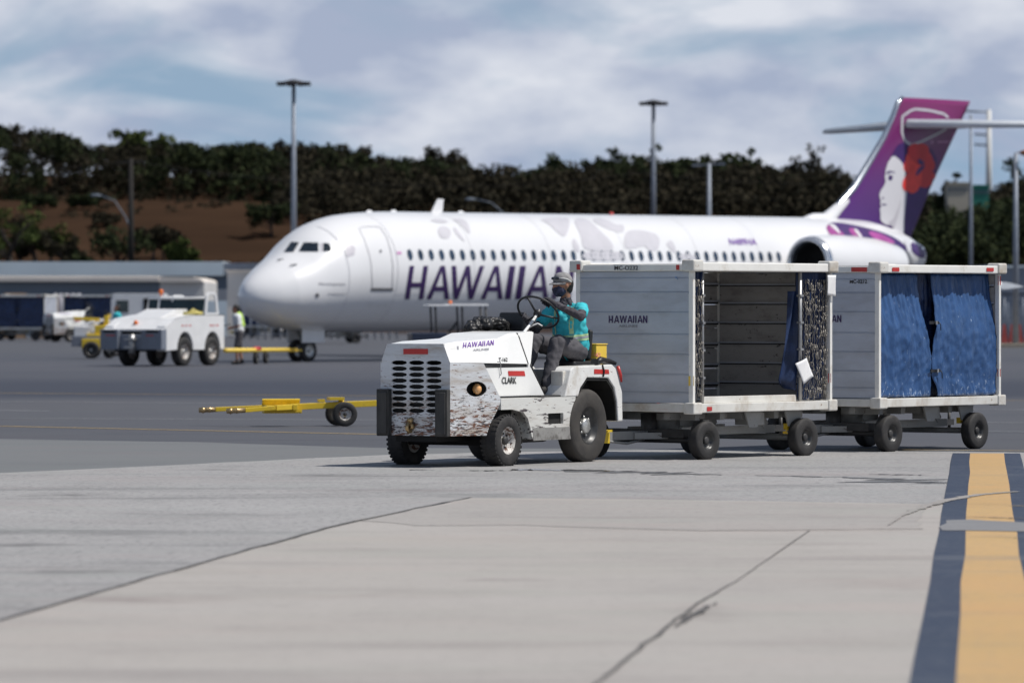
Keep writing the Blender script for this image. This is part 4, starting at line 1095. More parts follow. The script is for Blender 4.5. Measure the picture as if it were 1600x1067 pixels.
    dy = MB(); dy.bar((1.72, 0, .32), (2.10, 0, .28), .10, .035); dy.b2(1.80, 1.94, -.07, .07, .19, .305); dy.tube([(2.08, 0, .28), (2.16, .03, .28), (2.20, 0, .28), (2.16, -.03, .28), (2.10, 0, .28)], .015, 8)
    dy.build('hitch', M['yellow'], d_)
    ht = MB(); ht.b2(-hx - .16, -hx + .3, -.05, .05, .26, .33); ht.tube([(-hx - .13, 0, .22), (-hx - .13, 0, .42)], .02, 8); ht.build('rear_coupler', M['darksteel'], c)
    return c, mbs
def curtain_mesh(x0, x1, y, z0, z1, waves, amp, seed, bulge=0.0, slant=None, nx=70, nz=46, wrk=.012, rec=0):
    mb = MB(); L = []
    for j in range(nz + 1):
        t = j / nz; z = z0 + (z1 - z0) * t
        for i in range(nx + 1):
            s = i / nx
            xa, xb = x0, x1
            if slant: xa, xb = slant(t, x0, x1)
            x = xa + (xb - xa) * s
            w = amp * (.25 + .75 * t) * sin(waves * 2 * pi * s + 1.3 * mnoise.noise(V((s * 3, t * 1.4, seed)))) + amp * .6 * smooth01((t - .45) * 2) * sin(waves * 7 * pi * s + 2 * mnoise.noise(V((s * 5, t * 2, seed))))
            cr_ = mnoise.noise(V((x * 5 + z * 3, z * 7 - x * 2, seed))); w += wrk * 1.1 * (1 - min(1, abs(cr_) * 6)) * (1 - .6 * t)
            w += wrk * mnoise.noise(V((x * 9, z * 6, seed * 2.3))) + wrk * .8 * mnoise.noise(V((x * 22, z * 15, seed)))
            L.append((x, y + w - rec * smooth01((t - .45) / .5) + bulge * sin(pi * s) * sin(pi * min(1, (1 - t) * 1.2)), z + .006 * mnoise.noise(V((x * 8, seed, 0)))))
    mb.add(L, [(j * (nx + 1) + i, j * (nx + 1) + i + 1, (j + 1) * (nx + 1) + i + 1, (j + 1) * (nx + 1) + i) for j in range(nz) for i in range(nx)], True)
    return mb
cartA, mA = cart('baggage_cart', (2.09 + .11 * .643, 57.2 + .11 * .766, 0), 39.6, 'open sided white baggage cart right behind the tractor, its curtains and chain nets drawn aside', False)
cartB, mB = cart('baggage_cart', (4.30 + .11 * .6, 60.2 + .11 * .8, 0), 38.2, 'rear baggage cart of the train in front, its blue vinyl curtains closed', True)
# --- closed curtains of the rear cart
zc0, zc1 = ZF + .015, 2.06
yc = hy - .045
def sl1(t, a, b): return a, b - (.02 + .10 * smooth01((1 - t) * 1.6) * (1 if t > .25 else t / .25) * 0 + .0)
c1 = curtain_mesh(hx - .05, .16, yc, zc0, zc1, 4, .016, 1.7, .035, lambda t, a, b: (a, b + .10 * smooth01((t - .28) / .5) * 1.2), rec=.10)
c1o = c1.build('curtain', M['curtain'], cartB); c1o.modifiers.new('s', 'SOLIDIFY').thickness = .004
c2 = curtain_mesh(.14, -hx + .05, yc, zc0, zc1, 4, .016, 5.2, .035, lambda t, a, b: (a - .13 * smooth01((t - .25) / .5) - .14 * smooth01((.2 - t) / .2), b), rec=.10)
c2o = c2.build('curtain', M['curtain'], cartB); c2o.modifiers.new('s', 'SOLIDIFY').thickness = .004
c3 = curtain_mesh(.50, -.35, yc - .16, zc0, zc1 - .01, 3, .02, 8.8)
c3.build('curtain', M['curtshade'], cartB)
for (x, z) in ((.13, 1.49), (.10, .93)):
    k = MB(); k.box((x, yc + .03, z), (.20, .012, .035)); k.tube([(x - .08, yc + .055, z), (x - .10, yc + .06, z - .03), (x - .10, yc + .06, z - .09)], .006, 6)
    k.build('strap', M['black'], c1o)
    MB().box((x - .02, yc + .054, z), (.03, .01, .04)).build('buckle', M['galv'], c1o)
# --- open cart: bunched curtains, rods and chain nets
def net(x0, x1, y, z0, z1, nv, nh, seed, r=.0065):
    rn = random.Random(seed); mb = MB(); cols = []
    for i in range(nv):
        xc = x0 + (x1 - x0) * (i + .5) / nv; P = []
        for j in range(40):
            z = z1 - (z1 - z0) * j / 39
            P.append((xc + .028 * mnoise.noise(V((i * 3.7, z * 5, seed))) + .008 * (j % 2), y + .03 * mnoise.noise(V((i * 2.1 + 5, z * 4, seed))) + .006 * ((j + 1) % 2), z))
        cols.append(P); 
        for j in range(39):
            mb.tube([P[j], P[j + 1]], [r, r * .75], 4, cap=False)
    for h in range(nh):
        z = z0 + .05 + (z1 - z0 - .1) * h / (nh - 1)
        for i in range(nv - 1):
            if rn.random() < .25: continue
            zz = z + rn.uniform(-.07, .07); sg = rn.uniform(.02, .09)
            xa, xb = [x0 + (x1 - x0) * (i + q + .5) / nv for q in (0, 1)]
            mb.tube([(xa + (xb - xa) * k / 6, y + .02 + rn.uniform(0, .02), zz - sg * sin(pi * k / 6)) for k in range(7)], r * .8, 4)
    return mb
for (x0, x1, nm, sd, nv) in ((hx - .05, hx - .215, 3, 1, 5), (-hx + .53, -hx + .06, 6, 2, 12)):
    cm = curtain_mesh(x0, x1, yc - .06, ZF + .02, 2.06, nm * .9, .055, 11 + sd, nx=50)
    cm.build('curtain', M['curtshade'], cartA)
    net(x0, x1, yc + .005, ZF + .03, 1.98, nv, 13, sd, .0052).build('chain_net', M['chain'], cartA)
rd = MB()
rd.tube([(hx - .225, yc + .005, ZF), (hx - .225, yc + .005, 2.07)], .017, 10)
for z in (.9, 1.2, 1.5, 1.8): rd.b2(hx - .205, hx - .245, yc - .02, yc + .03, z - .012, z + .012)
rd.build('curtain_rod', M['galv'], cartA)
rd = MB()
rd.tube([(-hx + .56, yc + .005, ZF), (-hx + .56, yc + .005, 2.07)], .022, 10)
for z in (.9, 1.2, 1.5, 1.8): rd.b2(-hx + .53, -hx + .59, yc - .02, yc + .035, z - .012, z + .012)
rd.build('curtain_rod', M['galv'], cartA)
tp_ = MB(); L = []
for j in range(24):
    t = j / 23; z = ZF + .16 + (1.85 - ZF - .16) * t
    for i in range(10):
        s = i / 9; wdt = .05 + .33 * (1 - t) ** 1.1 - (.17 if t < .06 else 0) * (1 - t / .06)
        L.append((-hx + .55 + wdt * s * .85, yc - .07 - .05 * s + .05 * sin(s * 7 + t * 3), z + .12 * (s * 1.0) * (1 - t) * 0 - .05 * (1 - s) * (1 - t)))
tp_.add(L, [(j * 10 + i, j * 10 + i + 1, (j + 1) * 10 + i + 1, (j + 1) * 10 + i) for j in range(23) for i in range(9)], True)
tp_.build('hanging_tarp', M['curtshade'], cartA)
sl = MB(); sl.b2(hx - .24, -hx + .64, hy - .075, hy - .035, ZF, ZF + .075); sl.build('sill_board', M['cartwhite'], cartA, bevel=.005)
cartA['group'] = cartB['group']
# --- writing, tape and papers
bA = bvh_of(mA, MX(cartA)); bB = bvh_of(mB, MX(cartB))
decal('airline_name', word(951.5, 1013.5, 493.2, 504.6, 0, .22), bA, cartA, M['purple'], off=.006)
decal('lettering', ftext('AIRLINES', 967, 996.5, 507.2, 511.6), bA, cartA, M['greytext'], off=.006)
decal('number_plate', rect(958.5, 999.5, 413.8, 422.6, .004), bA, cartA, M['labelwhite'], off=.004)
decal('fleet_number', ftext('MC-O232', 960.5, 997.5, 415.3, 422.0), bA, cartA, M['blacktxt2'], off=.007)
zt = lambda P: [[(860 + a / 2.963, 380 + b / 2.963) for a, b in p] for p in P]
for P in ([(122, 98), (138, 98), (138, 123), (122, 123)], [(583, 100), (598, 100), (598, 124), (583, 124)], [(493, 742), (544, 742), (544, 767), (493, 767)], [(670, 615), (682, 615), (682, 660), (670, 660)], [(724, 757), (747, 757), (747, 775), (724, 777)]):
    decal('reflector', zt([P]), bA, cartA, M['red'], off=.005)
decal('yellow_sticker', zt([[(641, 615), (663, 615), (663, 660), (641, 660)]]), bA, cartA, M['yellowbox'], off=.007)
decal('reflector', zt([[(1287, 602), (1298, 602), (1298, 646), (1287, 646)]]), bA, cartA, M['red'], off=.005)
for (x, y) in ((585, 160), (677, 245)): decal('blue_tape', zt([[(x - 4, y - 6), (x + 8, y + 6), (x + 4, y + 10), (x - 6, y - 1)]]), bA, cartA, M['badge'], off=.005)
zq = lambda P: [[(1240 + a / 2.964, 380 + b / 2.964) for a, b in p] for p in P]
decal('airline_name', word(1256, 1316.5, 492.3, 503.5, 0, .22), bB, cartB, M['purple'], off=.006)
decal('fleet_number', ftext('MC-0272', 1328, 1355, 436.5, 443.2), bB, cartB, M['blacktxt2'], off=.006)
for P in ([(268, 112), (341, 112), (341, 133), (268, 133)], [(455, 113), (488, 113), (488, 131), (455, 131)], [(892, 114), (925, 114), (925, 131), (892, 131)], [(418, 154), (429, 154), (429, 195), (418, 195)], [(948, 152), (958, 152), (958, 194), (948, 194)], [(946, 582), (957, 582), (957, 618), (946, 618)]):
    decal('reflector', zq([P]), bB, cartB, M['red'], off=.006)
for P in ([(390, 598), (411, 598), (411, 635), (390, 635)], [(417, 598), (428, 598), (428, 635), (417, 635)]):
    decal('reflector', zq([P]), bB, cartB, M['orange'], off=.008)
def paper_at(label, P, Dofs, cartx):
    T = MX(cartx); nrm = (T.to_3x3() @ V((0, 1, 0))).normalized(); p0 = T @ V((0, hy + Dofs, 1.2)); L = []
    for q in P:
        r = RAY(*q); t = (p0 - CAMP).dot(nrm) / r.dot(nrm); L.append(CAMP + r * t)
    c = sum(L, V((0, 0, 0))) / len(L); zb = min(v.z for v in L)
    base = V((c.x, c.y, zb)); mb = MB(); n = 8; vs = []
    for j in range(n + 1):
        for i in range(n + 1):
            a = L[0].lerp(L[1], i / n); b = L[3].lerp(L[2], i / n); v = a.lerp(b, j / n) + nrm * .012 * sin(i / n * 3 + j / n * 2)
            vs.append(v - base)
    mb.add(vs, [(j * (n + 1) + i, j * (n + 1) + i + 1, (j + 1) * (n + 1) + i + 1, (j + 1) * (n + 1) + i) for j in range(n) for i in range(n)], True)
    o = mb.build('paper_sheet', M['paper'], fixn=False); o.location = base; o.modifiers.new('s', 'SOLIDIFY').thickness = .001
    tag(o, label, 'paper')
paper_at('white paper tag hanging askew on the chain net of the open cart', [(1242.5, 568), (1260, 559), (1272.5, 588), (1254.5, 600)], .03, cartA)
paper_at('white paper sheet taped to the upper rear post of the open cart', [(1293, 430), (1306, 430), (1307, 463), (1291.5, 461)], .05, cartA)
# ------------------------------------------------------------------ airliner (local x runs aft from the nose tip, y to starboard, z up)
AC, AS = .777, .629
PX0, PD0 = -7.85, 150.5
plane = empty('airliner', (PX0, PD0, 0), atan2(AC, AS), 'white twin engine airliner with purple tail standing across the apron behind the carts', 'airplane')
PM = MX(plane); PMI = PM.inverted()
def cpt_(px, py, q=0.0):
    """station and height of the point of the vertical plane q metres to port that shows at px, py"""
    u = (px - 800) / FPX
    t = (u * (PD0 - .629 * q) - (PX0 + .777 * q)) / (AS - AC * u)
    return t, ZAT(py, PD0 + AC * t - .629 * q)
prof = [(0, 1.98, 1.90, .03), (.06, 2.16, 1.70, .24), (.2, 2.36, 1.50, .46), (.42, 2.55, 1.32, .68), (.75, 2.76, 1.17, .92), (1.15, 2.98, 1.06, 1.13), (1.6, 3.20, .99, 1.30),
        (1.95, 3.42, .95, 1.40), (2.3, 3.72, .92, 1.47), (2.7, 3.98, .905, 1.54), (3.2, 4.19, .90, 1.60), (3.9, 4.36, .895, 1.645), (4.8, 4.47, .89, 1.67), (6.3, 4.52, .89, 1.67),
        (12, 4.55, .92, 1.67), (20, 4.59, .97, 1.67), (25.5, 4.62, 1.02, 1.67), (27.5, 4.63, 1.20, 1.62), (29.5, 4.63, 1.60, 1.50), (31.5, 4.58, 2.15, 1.28), (33.3, 4.28, 2.65, .85), (34.4, 3.95, 2.9, .45), (35.0, 3.75, 3.0, .25), (35.2, 3.5, 3.3, .04)]
def P_at(t):
    for a, b in zip(prof, prof[1:]):
        if t <= b[0]:
            k = (t - a[0]) / (b[0] - a[0]); return [a[i] + (b[i] - a[i]) * k for i in range(4)]
    return list(prof[-1])
fu = MB(); NR = 56
sts = sorted(set([p[0] for p in prof] + [round(x * .6, 2) for x in range(0, 60)]))
sts = [s for s in sts if s <= 35.2]
sm_ = []
for t in sts: sm_.append(P_at(t))
# light smoothing of the profile between key stations
for _ in range(2):
    for c_ in (1, 2, 3):
        old = [q[c_] for q in sm_]
        for i in range(1, len(sm_) - 1):
            if .3 < sts[i] < 34.9:
                a, b, c = sts[i - 1], sts[i], sts[i + 1]; k = (b - a) / (c - a)
                sm_[i][c_] = .5 * old[i] + .5 * (old[i - 1] * (1 - k) + old[i + 1] * k)
for t, q in zip(sts, sm_):
    zt, zb, w = q[1], q[2], q[3]; zc = (zt + zb) / 2 if t > 3 else zb + (zt - zb) * (.5 - .04 * (3 - t) / 3); h1 = zt - zc; h2 = zc - zb
    for k in range(NR):
        a = 2 * pi * k / NR
        fu.v.append((t, w * cos(a), zc + (h1 if sin(a) > 0 else h2) * sin(a)))
for i in range(len(sts) - 1):
    for k in range(NR):
        l = (k + 1) % NR; fu.f.append((i * NR + k, i * NR + l, (i + 1) * NR + l, (i + 1) * NR + k)); fu.sm.append(True)
fu.f.append(tuple(range(NR))); fu.sm.append(True)
fuse = fu.build('fuselage', M['planewhite'], plane)
bF = bvh_of([fu], PM)
z5 = lambda P: [[(350 + a / 3.5556, 290 + b / 3.5556) for a, b in p] for p in P]
z6 = lambda P: [[(1160 + a / 3.441, 120 + b / 3.441) for a, b in p] for p in P]
def pd_(name, polys, m, cell=6, off=.012): return decal(name, polys, bF, plane, m, off=off, cell=cell, parent=fuse)
for P in ([(333, 371), (374, 314), (418, 317), (386, 370)], [(415, 367), (443, 317), (524, 318), (524, 368)], [(552, 366), (552, 320), (582, 322), (596, 352), (592, 366)]):
    pd_('cockpit_window', z5([P]), M['glassdark'], 3)
for P in ([(538, 366), (536, 320), (548, 320), (549, 366)], [(680, 398), (676, 332), (712, 330), (730, 352), (722, 385)]):
    pd_('window_frame', z5([P]), M['shadegrey'], 3)
# cabin windows: spaced along the port side
k = 0; t = 5.62
while t < 24.9:
    w = MB(); q = P_at(t); zc = (q[1] + q[2]) / 2; hh = (q[1] - q[2]) / 2; L = []
    for j in range(14):
        a = 2 * pi * j / 14; z = 3.20 + .004 * (t - 5) + .175 * sin(a) * (1 if abs(sin(a)) < .9 else .95); x = t + .115 * cos(a)
        y = q[3] * sqrt(max(0, 1 - ((z - zc) / hh) ** 2)) + .012
        L.append((x, -y, z))
    w.add(L, [tuple(range(14))])
    w.build('cabin_window', M['winglass'], fuse, fixn=False)
    t += .495; k += 1
# airline name in slanted capitals
z1 = lambda x: 560 + x / 2.807
def letter(spans):
    out = []
    for (l, r, kind) in spans:
        x0, x1 = z1(l), z1(r); yt, yb = 415.5, 467.5; S = 7.5; w = (x1 - x0) if kind in 'AW' else (x1 - x0 - S)
        if kind == 'W': x0 -= S
        def pt(a, b): return (x0 + a * w + S * b, yb + (yt - yb) * b)
        t = 7.2 / w
        if kind == 'H': P = [[(0, 0), (t, 0), (t, .36), (1 - t, .36), (1 - t, 0), (1, 0), (1, 1), (1 - t, 1), (1 - t, .50), (t, .50), (t, 1), (0, 1)]]
        elif kind == 'I': P = [[(0, 0), (1, 0), (1, 1), (0, 1)]]
        elif kind == 'N': P = [[(0, 0), (t, 0), (t, .68), (1 - t, 0), (1, 0), (1, 1), (1 - t, 1), (1 - t, .34), (t, 1), (0, 1)]]
        elif kind == 'A':
            P = [[(0, 0), (t, 0), (.5, .84), (.5, 1), (.5 - t * .5, 1)], [(1, 0), (.5 + t * .5, 1), (.5, 1), (.5, .84), (1 - t, 0)]]
            xi = lambda h: t + (.5 - t) * h / .84
            P.append([(xi(.24), .24), (1 - xi(.24), .24), (1 - xi(.38), .38), (xi(.38), .38)])
        else:
            P = [[(0, 1), (.28 - t * .5, 0), (.28 + t * .4, 0), (.5, .72), (.72 - t * .4, 0), (.72 + t * .5, 0), (1, 1), (1 - t, 1), (.72, .28), (.5 + t * .45, 1), (.5 - t * .45, 1), (.28, .28), (t, 1)]]
        out += [[pt(a, b) for a, b in p] for p in P]
    return out
pd_('airline_name', letter([(203, 305, 'H'), (298, 398, 'A'), (408, 552, 'W'), (535, 632, 'A'), (641, 688, 'I'), (687, 734, 'I'), (728, 832, 'A'), (846, 950, 'N')]), M['purple'], 5)
pd_('registration', ftext('N489HA', 1140, 1183, 373, 383.5, -.25), M['purple2'], 6)
pd_('small_lettering', ftext('Manukapeape', 498, 540, 441, 446.5), M['line'], 6)
pd_('small_lettering', rect(512, 540, 458, 459.5), M['line'], 6)
pd_('round_marking', z5([[(517 + 11 * cos(a), 609 + 12 * sin(a)) for a in [2 * pi * i / 12 for i in range(12)]]]), M['darkline'], 3)
pd_('door_window', z5([[(869 + 7 * cos(a), 365 + 9 * sin(a)) for a in [2 * pi * i / 10 for i in range(10)]]]), M['darkline'], 3)
door = [(750, 240), (780, 300), (806, 380), (819, 450), (824, 570)]
dr2 = [(870, 235), (905, 290), (928, 370), (938, 450), (935, 572)]
pd_('passenger_door', z5(stroke(door, 4) + stroke(dr2, 5) + stroke([(750, 240), (775, 230), (845, 228), (870, 235)], 4)), M['line'], 5)
pd_('door_sill', z5([[(815, 568), (938, 570), (940, 584), (816, 586)]]), M['darkline'], 5)
pd_('lower_hatch', z5([[(800, 655), (908, 655), (908, 676), (800, 676)]]), M['pushwhite'], 5)
pd_('small_marking', z5([[(958, 368), (985, 368), (985, 382), (958, 382)]]), M['pinkpetal'], 5)
# pale tropical leaf pattern
z2 = lambda P: [[(500 + a / 3.2, 160 + b / 3.2) for a, b in p] for p in P]
z7 = lambda P: [[(780 + a / 3.077, 320 + b / 3.077) for a, b in p] for p in P]
pd_('leaf_pattern', z2([[(540, 590), (600, 582), (650, 600), (600, 606)], [(655, 585), (700, 580), (740, 600), (755, 670), (715, 625), (690, 600)], [(590, 625), (625, 620), (655, 640), (650, 680), (605, 683), (588, 650)], [(665, 620), (690, 640), (730, 705), (700, 680), (670, 650)]]), M['greypaint'], 6)
pd_('leaf_pattern', z7([[(185, 68), (300, 62), (345, 66), (320, 165), (275, 130), (235, 90)], [(350, 66), (420, 66), (470, 110), (550, 190), (545, 225), (470, 222), (400, 215), (395, 150)], [(355, 150), (390, 215), (375, 235), (350, 200)],
                       [(430, 66), (520, 72), (560, 100), (600, 95), (600, 135), (560, 130), (500, 110)], [(600, 145), (625, 122), (700, 125), (775, 150), (765, 222), (720, 225), (700, 195), (650, 210), (600, 215)], [(800, 190), (825, 165), (845, 200), (850, 235), (830, 225), (812, 200)],
                       [(400, 222), (540, 228), (590, 225), (600, 270), (400, 268)], [(860, 240), (900, 232), (950, 250), (945, 262), (870, 262)]]), M['greypaint'], 6)
# purple petals where the fin meets the fuselage
pd_('petal_pattern', z6([[(445, 775), (620, 800), (800, 850), (900, 925), (905, 950), (760, 905), (640, 880), (560, 870), (480, 862)]]), M['violet'], 6)
pd_('petal_pattern', z6([[(440, 790), (520, 822), (560, 868), (470, 862)], [(560, 812), (620, 822), (650, 872), (600, 868)], [(660, 825), (760, 850), (840, 905), (720, 888)]]), M['magenta'], 6, off=.02)
pd_('petal_pattern', z6([[(455, 790), (500, 800), (530, 855), (500, 830)], [(590, 818), (615, 822), (655, 885), (640, 880)]]), M['planewhite'], 6, off=.028)
pd_('petal_pattern', z6([[(730, 925), (780, 930), (835, 960), (850, 998), (765, 1010), (755, 965)]]), M['pinkpetal'], 6)
pd_('petal_pattern', z6([[(900, 885), (980, 895), (985, 990), (905, 945)]]), M['violet'], 6)
pd_('petal_pattern', z6([[(865, 872), (895, 882), (910, 945), (888, 948), (875, 905)]]), M['facewhite'], 6, off=.02)
# faint hoops and seam of the skin panels
def hoop(t, a0=-70, a1=80):
    q = P_at(t); zc = (q[1] + q[2]) / 2; hh = (q[1] - q[2]) / 2; m_ = MB(); L = []
    for k in range(31):
        a = radians(a0 + (a1 - a0) * k / 30)
        for d in (-.012, .012): L.append((t + d, -(q[3] + .006) * cos(a), zc + (hh + .006) * sin(a)))
    m_.add(L, [(2 * k, 2 * k + 1, 2 * k + 3, 2 * k + 2) for k in range(30)], True); m_.build('panel_seam', M['seam'], fuse, fixn=False)
M['seam'] = pm('faint_skin_seam', (0.66, 0.66, 0.68), .4, var=.02)
for t in (2.9, 5.0, 8.6, 12.4, 16.2, 20.0, 23.4): hoop(t)
m_ = MB(); L = []
for k in range(60):
    t = 5.0 + k * .38; q = P_at(t); zc = (q[1] + q[2]) / 2; hh = (q[1] - q[2]) / 2
    for z in (2.04, 2.06): L.append((t, -(q[3] * sqrt(1 - ((z - zc) / hh) ** 2) + .008), z))
m_.add(L, [(2 * k, 2 * k + 1, 2 * k + 3, 2 * k + 2) for k in range(59)], True); m_.build('belly_seam', M['seam'], fuse, fixn=False)
for (x_, y_) in ((436, 406), (456, 414)):
    h_, n_, _, _ = bF.ray_cast(CAMP, RAY(x_, y_)); c_ = PMI @ h_; MB().bar(c_ + V((-.10, -.03, 0)), c_ + V((.10, -.10, .02)), .03, .03).build('probe', M['darkline'], fuse)
# antennas on the roof
an = MB(); t0, z0 = cpt_(672, 334); t1_, z1_ = cpt_(683, 311)
an.add([(t0 - .05, -.02, z0 - .1), (t0 + .55, -.02, z0 - .1), (t1_ + .3, -.01, z1_), (t1_ + .02, -.01, z1_), (t0 - .05, .02, z0 - .1), (t0 + .55, .02, z0 - .1), (t1_ + .3, .01, z1_), (t1_ + .02, .01, z1_)],
       [(0, 1, 2, 3), (4, 7, 6, 5), (0, 3, 7, 4), (1, 5, 6, 2), (3, 2, 6, 7)])
an.build('blade_antenna', M['planewhite'], plane)
for px in (577, 615, 720): 
    a_t, a_z = cpt_(px, 332); MB().ball((a_t, 0, P_at(a_t)[1]), .10, 10, 1.6, .4, .6).build('antenna', M['planewhite'], fuse)
bc = MB(); bt_, bz_ = cpt_(955, 338); bc.ball((bt_, 0, P_at(bt_)[1] + .02), .08, 10); bc.build('beacon', M['red'], fuse)
# fin
def c6(a, b): return cpt_(1160 + a / 3.441, 120 + b / 3.441)
LE = [c6(*p) for p in ((440, 765), (520, 690), (600, 600), (690, 450), (762, 325), (810, 215), (838, 140), (862, 113))]
TE = [c6(*p) for p in ((900, 872), (945, 760), (1010, 595), (1080, 440), (1150, 290), (1185, 215), (1212, 158), (1228, 121))]
def at_z(Ln, z):
    if z <= Ln[0][1]: return Ln[0][0] + (z - Ln[0][1]) * (Ln[1][0] - Ln[0][0]) / (Ln[1][1] - Ln[0][1])
    for a, b in zip(Ln, Ln[1:]):
        if z <= b[1] or b is Ln[-1]:
            return a[0] + (b[0] - a[0]) * (z - a[1]) / (b[1] - a[1])
zlo, zhi = 4.0, LE[-1][1]
def fin_half(t, z):
    a, b = at_z(LE, z), at_z(TE, z); s = max(0, min(1, (t - a) / (b - a)))
    th = .30 - .16 * (z - zlo) / (zhi - zlo)
    return th * 2.6 * (s ** .5) * (1 - s) * (.75 + .1 * s) * .72 + .01
fn = MB(); NZ, NC = 26, 26
for s in (-1, 1):
    o_ = len(fn.v)
    for j in range(NZ + 1):
        z = zlo + (zhi - zlo) * j / NZ; a, b = at_z(LE, z), at_z(TE, z)
        for i in range(NC + 1):
            c = (i / NC) ** 1.6; t = a + (b - a) * c; fn.v.append((t, s * fin_half(t, z), z))
    for j in range(NZ):
        for i in range(NC):
            q = o_ + j * (NC + 1) + i; fn.f.append((q, q + 1, q + NC + 2, q + NC + 1)); fn.sm.append(True)
o2 = (NZ + 1) * (NC + 1)
for j in range(NZ):
    for i in (0, NC):
        q = j * (NC + 1) + i; fn.f.append((q, q + NC + 1, q + NC + 1 + o2, q + o2)); fn.sm.append(False)
for i in range(NC):
    q = NZ * (NC + 1) + i; fn.f.append((q, q + 1, q + 1 + o2, q + o2)); fn.sm.append(False)
mf = pm('magenta_to_purple_tail_paint', (.1, .1, .1), .28, coat=.15, var=0)
t_ = mf.node_tree; b_n = t_.nodes['Principled BSDF']
for l in list(t_.links):
    if l.to_socket == b_n.inputs['Base Color']: t_.links.remove(l)
tcn = t_.nodes.new('ShaderNodeTexCoord'); sep = t_.nodes.new('ShaderNodeSeparateXYZ'); t_.links.new(tcn.outputs['Object'], sep.inputs[0])
mrn = t_.nodes.new('ShaderNodeMapRange'); mrn.inputs[1].default_value = 4.2; mrn.inputs[2].default_value = 9.0; t_.links.new(sep.outputs[2], mrn.inputs[0])
rmp = t_.nodes.new('ShaderNodeValToRGB'); t_.links.new(mrn.outputs[0], rmp.inputs[0])
e = rmp.color_ramp.elements; e[0].position = 0; e[0].color = (.060, .014, .15, 1); e[1].position = 1; e[1].color = (.20, .014, .105, 1)
for p, c in ((.35, (.105, .018, .16, 1)), (.65, (.16, .017, .13, 1))): q = e.new(p); q.color = c
t_.links.new(rmp.outputs[0], b_n.inputs['Base Color'])
fin = fn.build('tail_fin', mf, plane)
le = MB(); P = [(a, 0, z) for a, z in LE[1:]]; le.tube([(a - .03, 0, z) for a, z in LE], [.10, .11, .12, .11, .10, .09, .09, .06], 8)
le.build('fin_leading_edge', M['polished'], fin)
fr = MB(); fa = c6(380, 790); fb = c6(560, 650); fr.tube([(fa[0] - 1.0, 0, 4.40), (fa[0], 0, 4.52), (LE[0][0] + .1, 0, LE[0][1] - .05), (fb[0] - .05, 0, fb[1] - .10)], [.12, .26, .26, .14], 12)
fr.build('dorsal_fairing', M['planewhite'], plane)
def bfin(polys): return [[(1160 + a / 3.441, 120 + b / 3.441) for a, b in p] for p in polys]
bN = bvh_of([fn], PM)
def fd_(name, polys, m, off=.012, cell=5): return decal(name, bfin(polys), bN, plane, m, off=off, cell=cell, parent=fin)
fd_('fin_artwork_hair', [[(808, 425), (790, 450), (815, 395), (835, 365), (880, 350), (930, 375), (1000, 370), (1035, 420), (1050, 470), (1020, 565), (950, 740), (905, 845), (870, 868), (868, 700), (880, 600), (885, 520), (862, 465)]], M['violet'])
fd_('fin_artwork_face', [[(808, 422), (835, 440), (862, 470), (878, 530), (885, 590), (875, 680), (868, 760), (866, 868), (835, 862), (800, 850), (808, 800), (775, 798), (750, 785), (738, 765), (741, 735), (735, 715), (745, 697), (737, 685), (742, 665), (732, 640), (740, 615), (760, 585), (768, 565), (763, 540), (768, 500), (780, 460)]], M['facewhite'], off=.018)
fd_('fin_artwork_jaw', [[(770, 790), (810, 765), (828, 720), (845, 680), (852, 655), (848, 690), (835, 740), (822, 790), (808, 842), (800, 842), (808, 800)]], M['shadegrey'], off=.024)
fd_('fin_artwork_features', [[(768, 520), (785, 506), (812, 512), (820, 520), (795, 514), (775, 526)], [(783, 535), (795, 528), (806, 540), (800, 556), (788, 560), (780, 548)], [(741, 688), (758, 683), (775, 688), (760, 693)], [(748, 650), (756, 646), (758, 656), (750, 658)]], M['violet'], off=.026, cell=3)
def petal(cx, cy, a, L, W):
    P = []
    for i in range(14):
        s = i / 13 * pi; r = sin(s); P.append((i / 13, r))
    up = [(.0, .10), (.25, .36), (.55, .52), (.8, .50), (.95, .32), (1.0, .10), (.93, 0), (1.0, -.10), (.95, -.34), (.8, -.50), (.55, -.52), (.25, -.36), (0, -.10)]
    ca, sa = cos(a), sin(a)
    return [(cx + (u * L) * ca - v * W * sa, cy + (u * L) * sa + v * W * ca) for u, v in up]
fd_('fin_artwork_flower', [petal(945, 470, radians(195), 78, 120)], M['litpetal'], off=.024)
fd_('fin_artwork_flower', [petal(945, 470, radians(-92), 112, 112)], M['shadepetal'], off=.030)
fd_('fin_artwork_flower', [petal(945, 475, radians(-22), 84, 110)], M['shadepetal'], off=.032)
fd_('fin_artwork_flower', [petal(945, 475, radians(62), 130, 100)], M['shadepetal'], off=.034)
fd_('fin_artwork_flower', [petal(945, 475, radians(112), 160, 92)], M['litpetal'], off=.036)
fd_('fin_artwork_flower', [petal(940, 495, radians(40), 22, 70), petal(945, 470, radians(-50), 25, 40)], M['violet'], off=.040, cell=3)
fd_('tail_outline', stroke([(1105, 222), (1080, 200), (1000, 182), (925, 175), (900, 185), (858, 215), (856, 300), (872, 345), (905, 368), (960, 350), (1040, 312), (1095, 280)], 13), M['shadegrey'], off=.014)
fd_('small_lettering', ftext('VARIOUS', 1045, 1120, 347, 357) if False else [[(1010, 348), (1024, 348), (1024, 358), (1010, 358)], [(1045, 349), (1120, 347), (1120, 353), (1045, 355)]], M['pinkpetal'], off=.014)
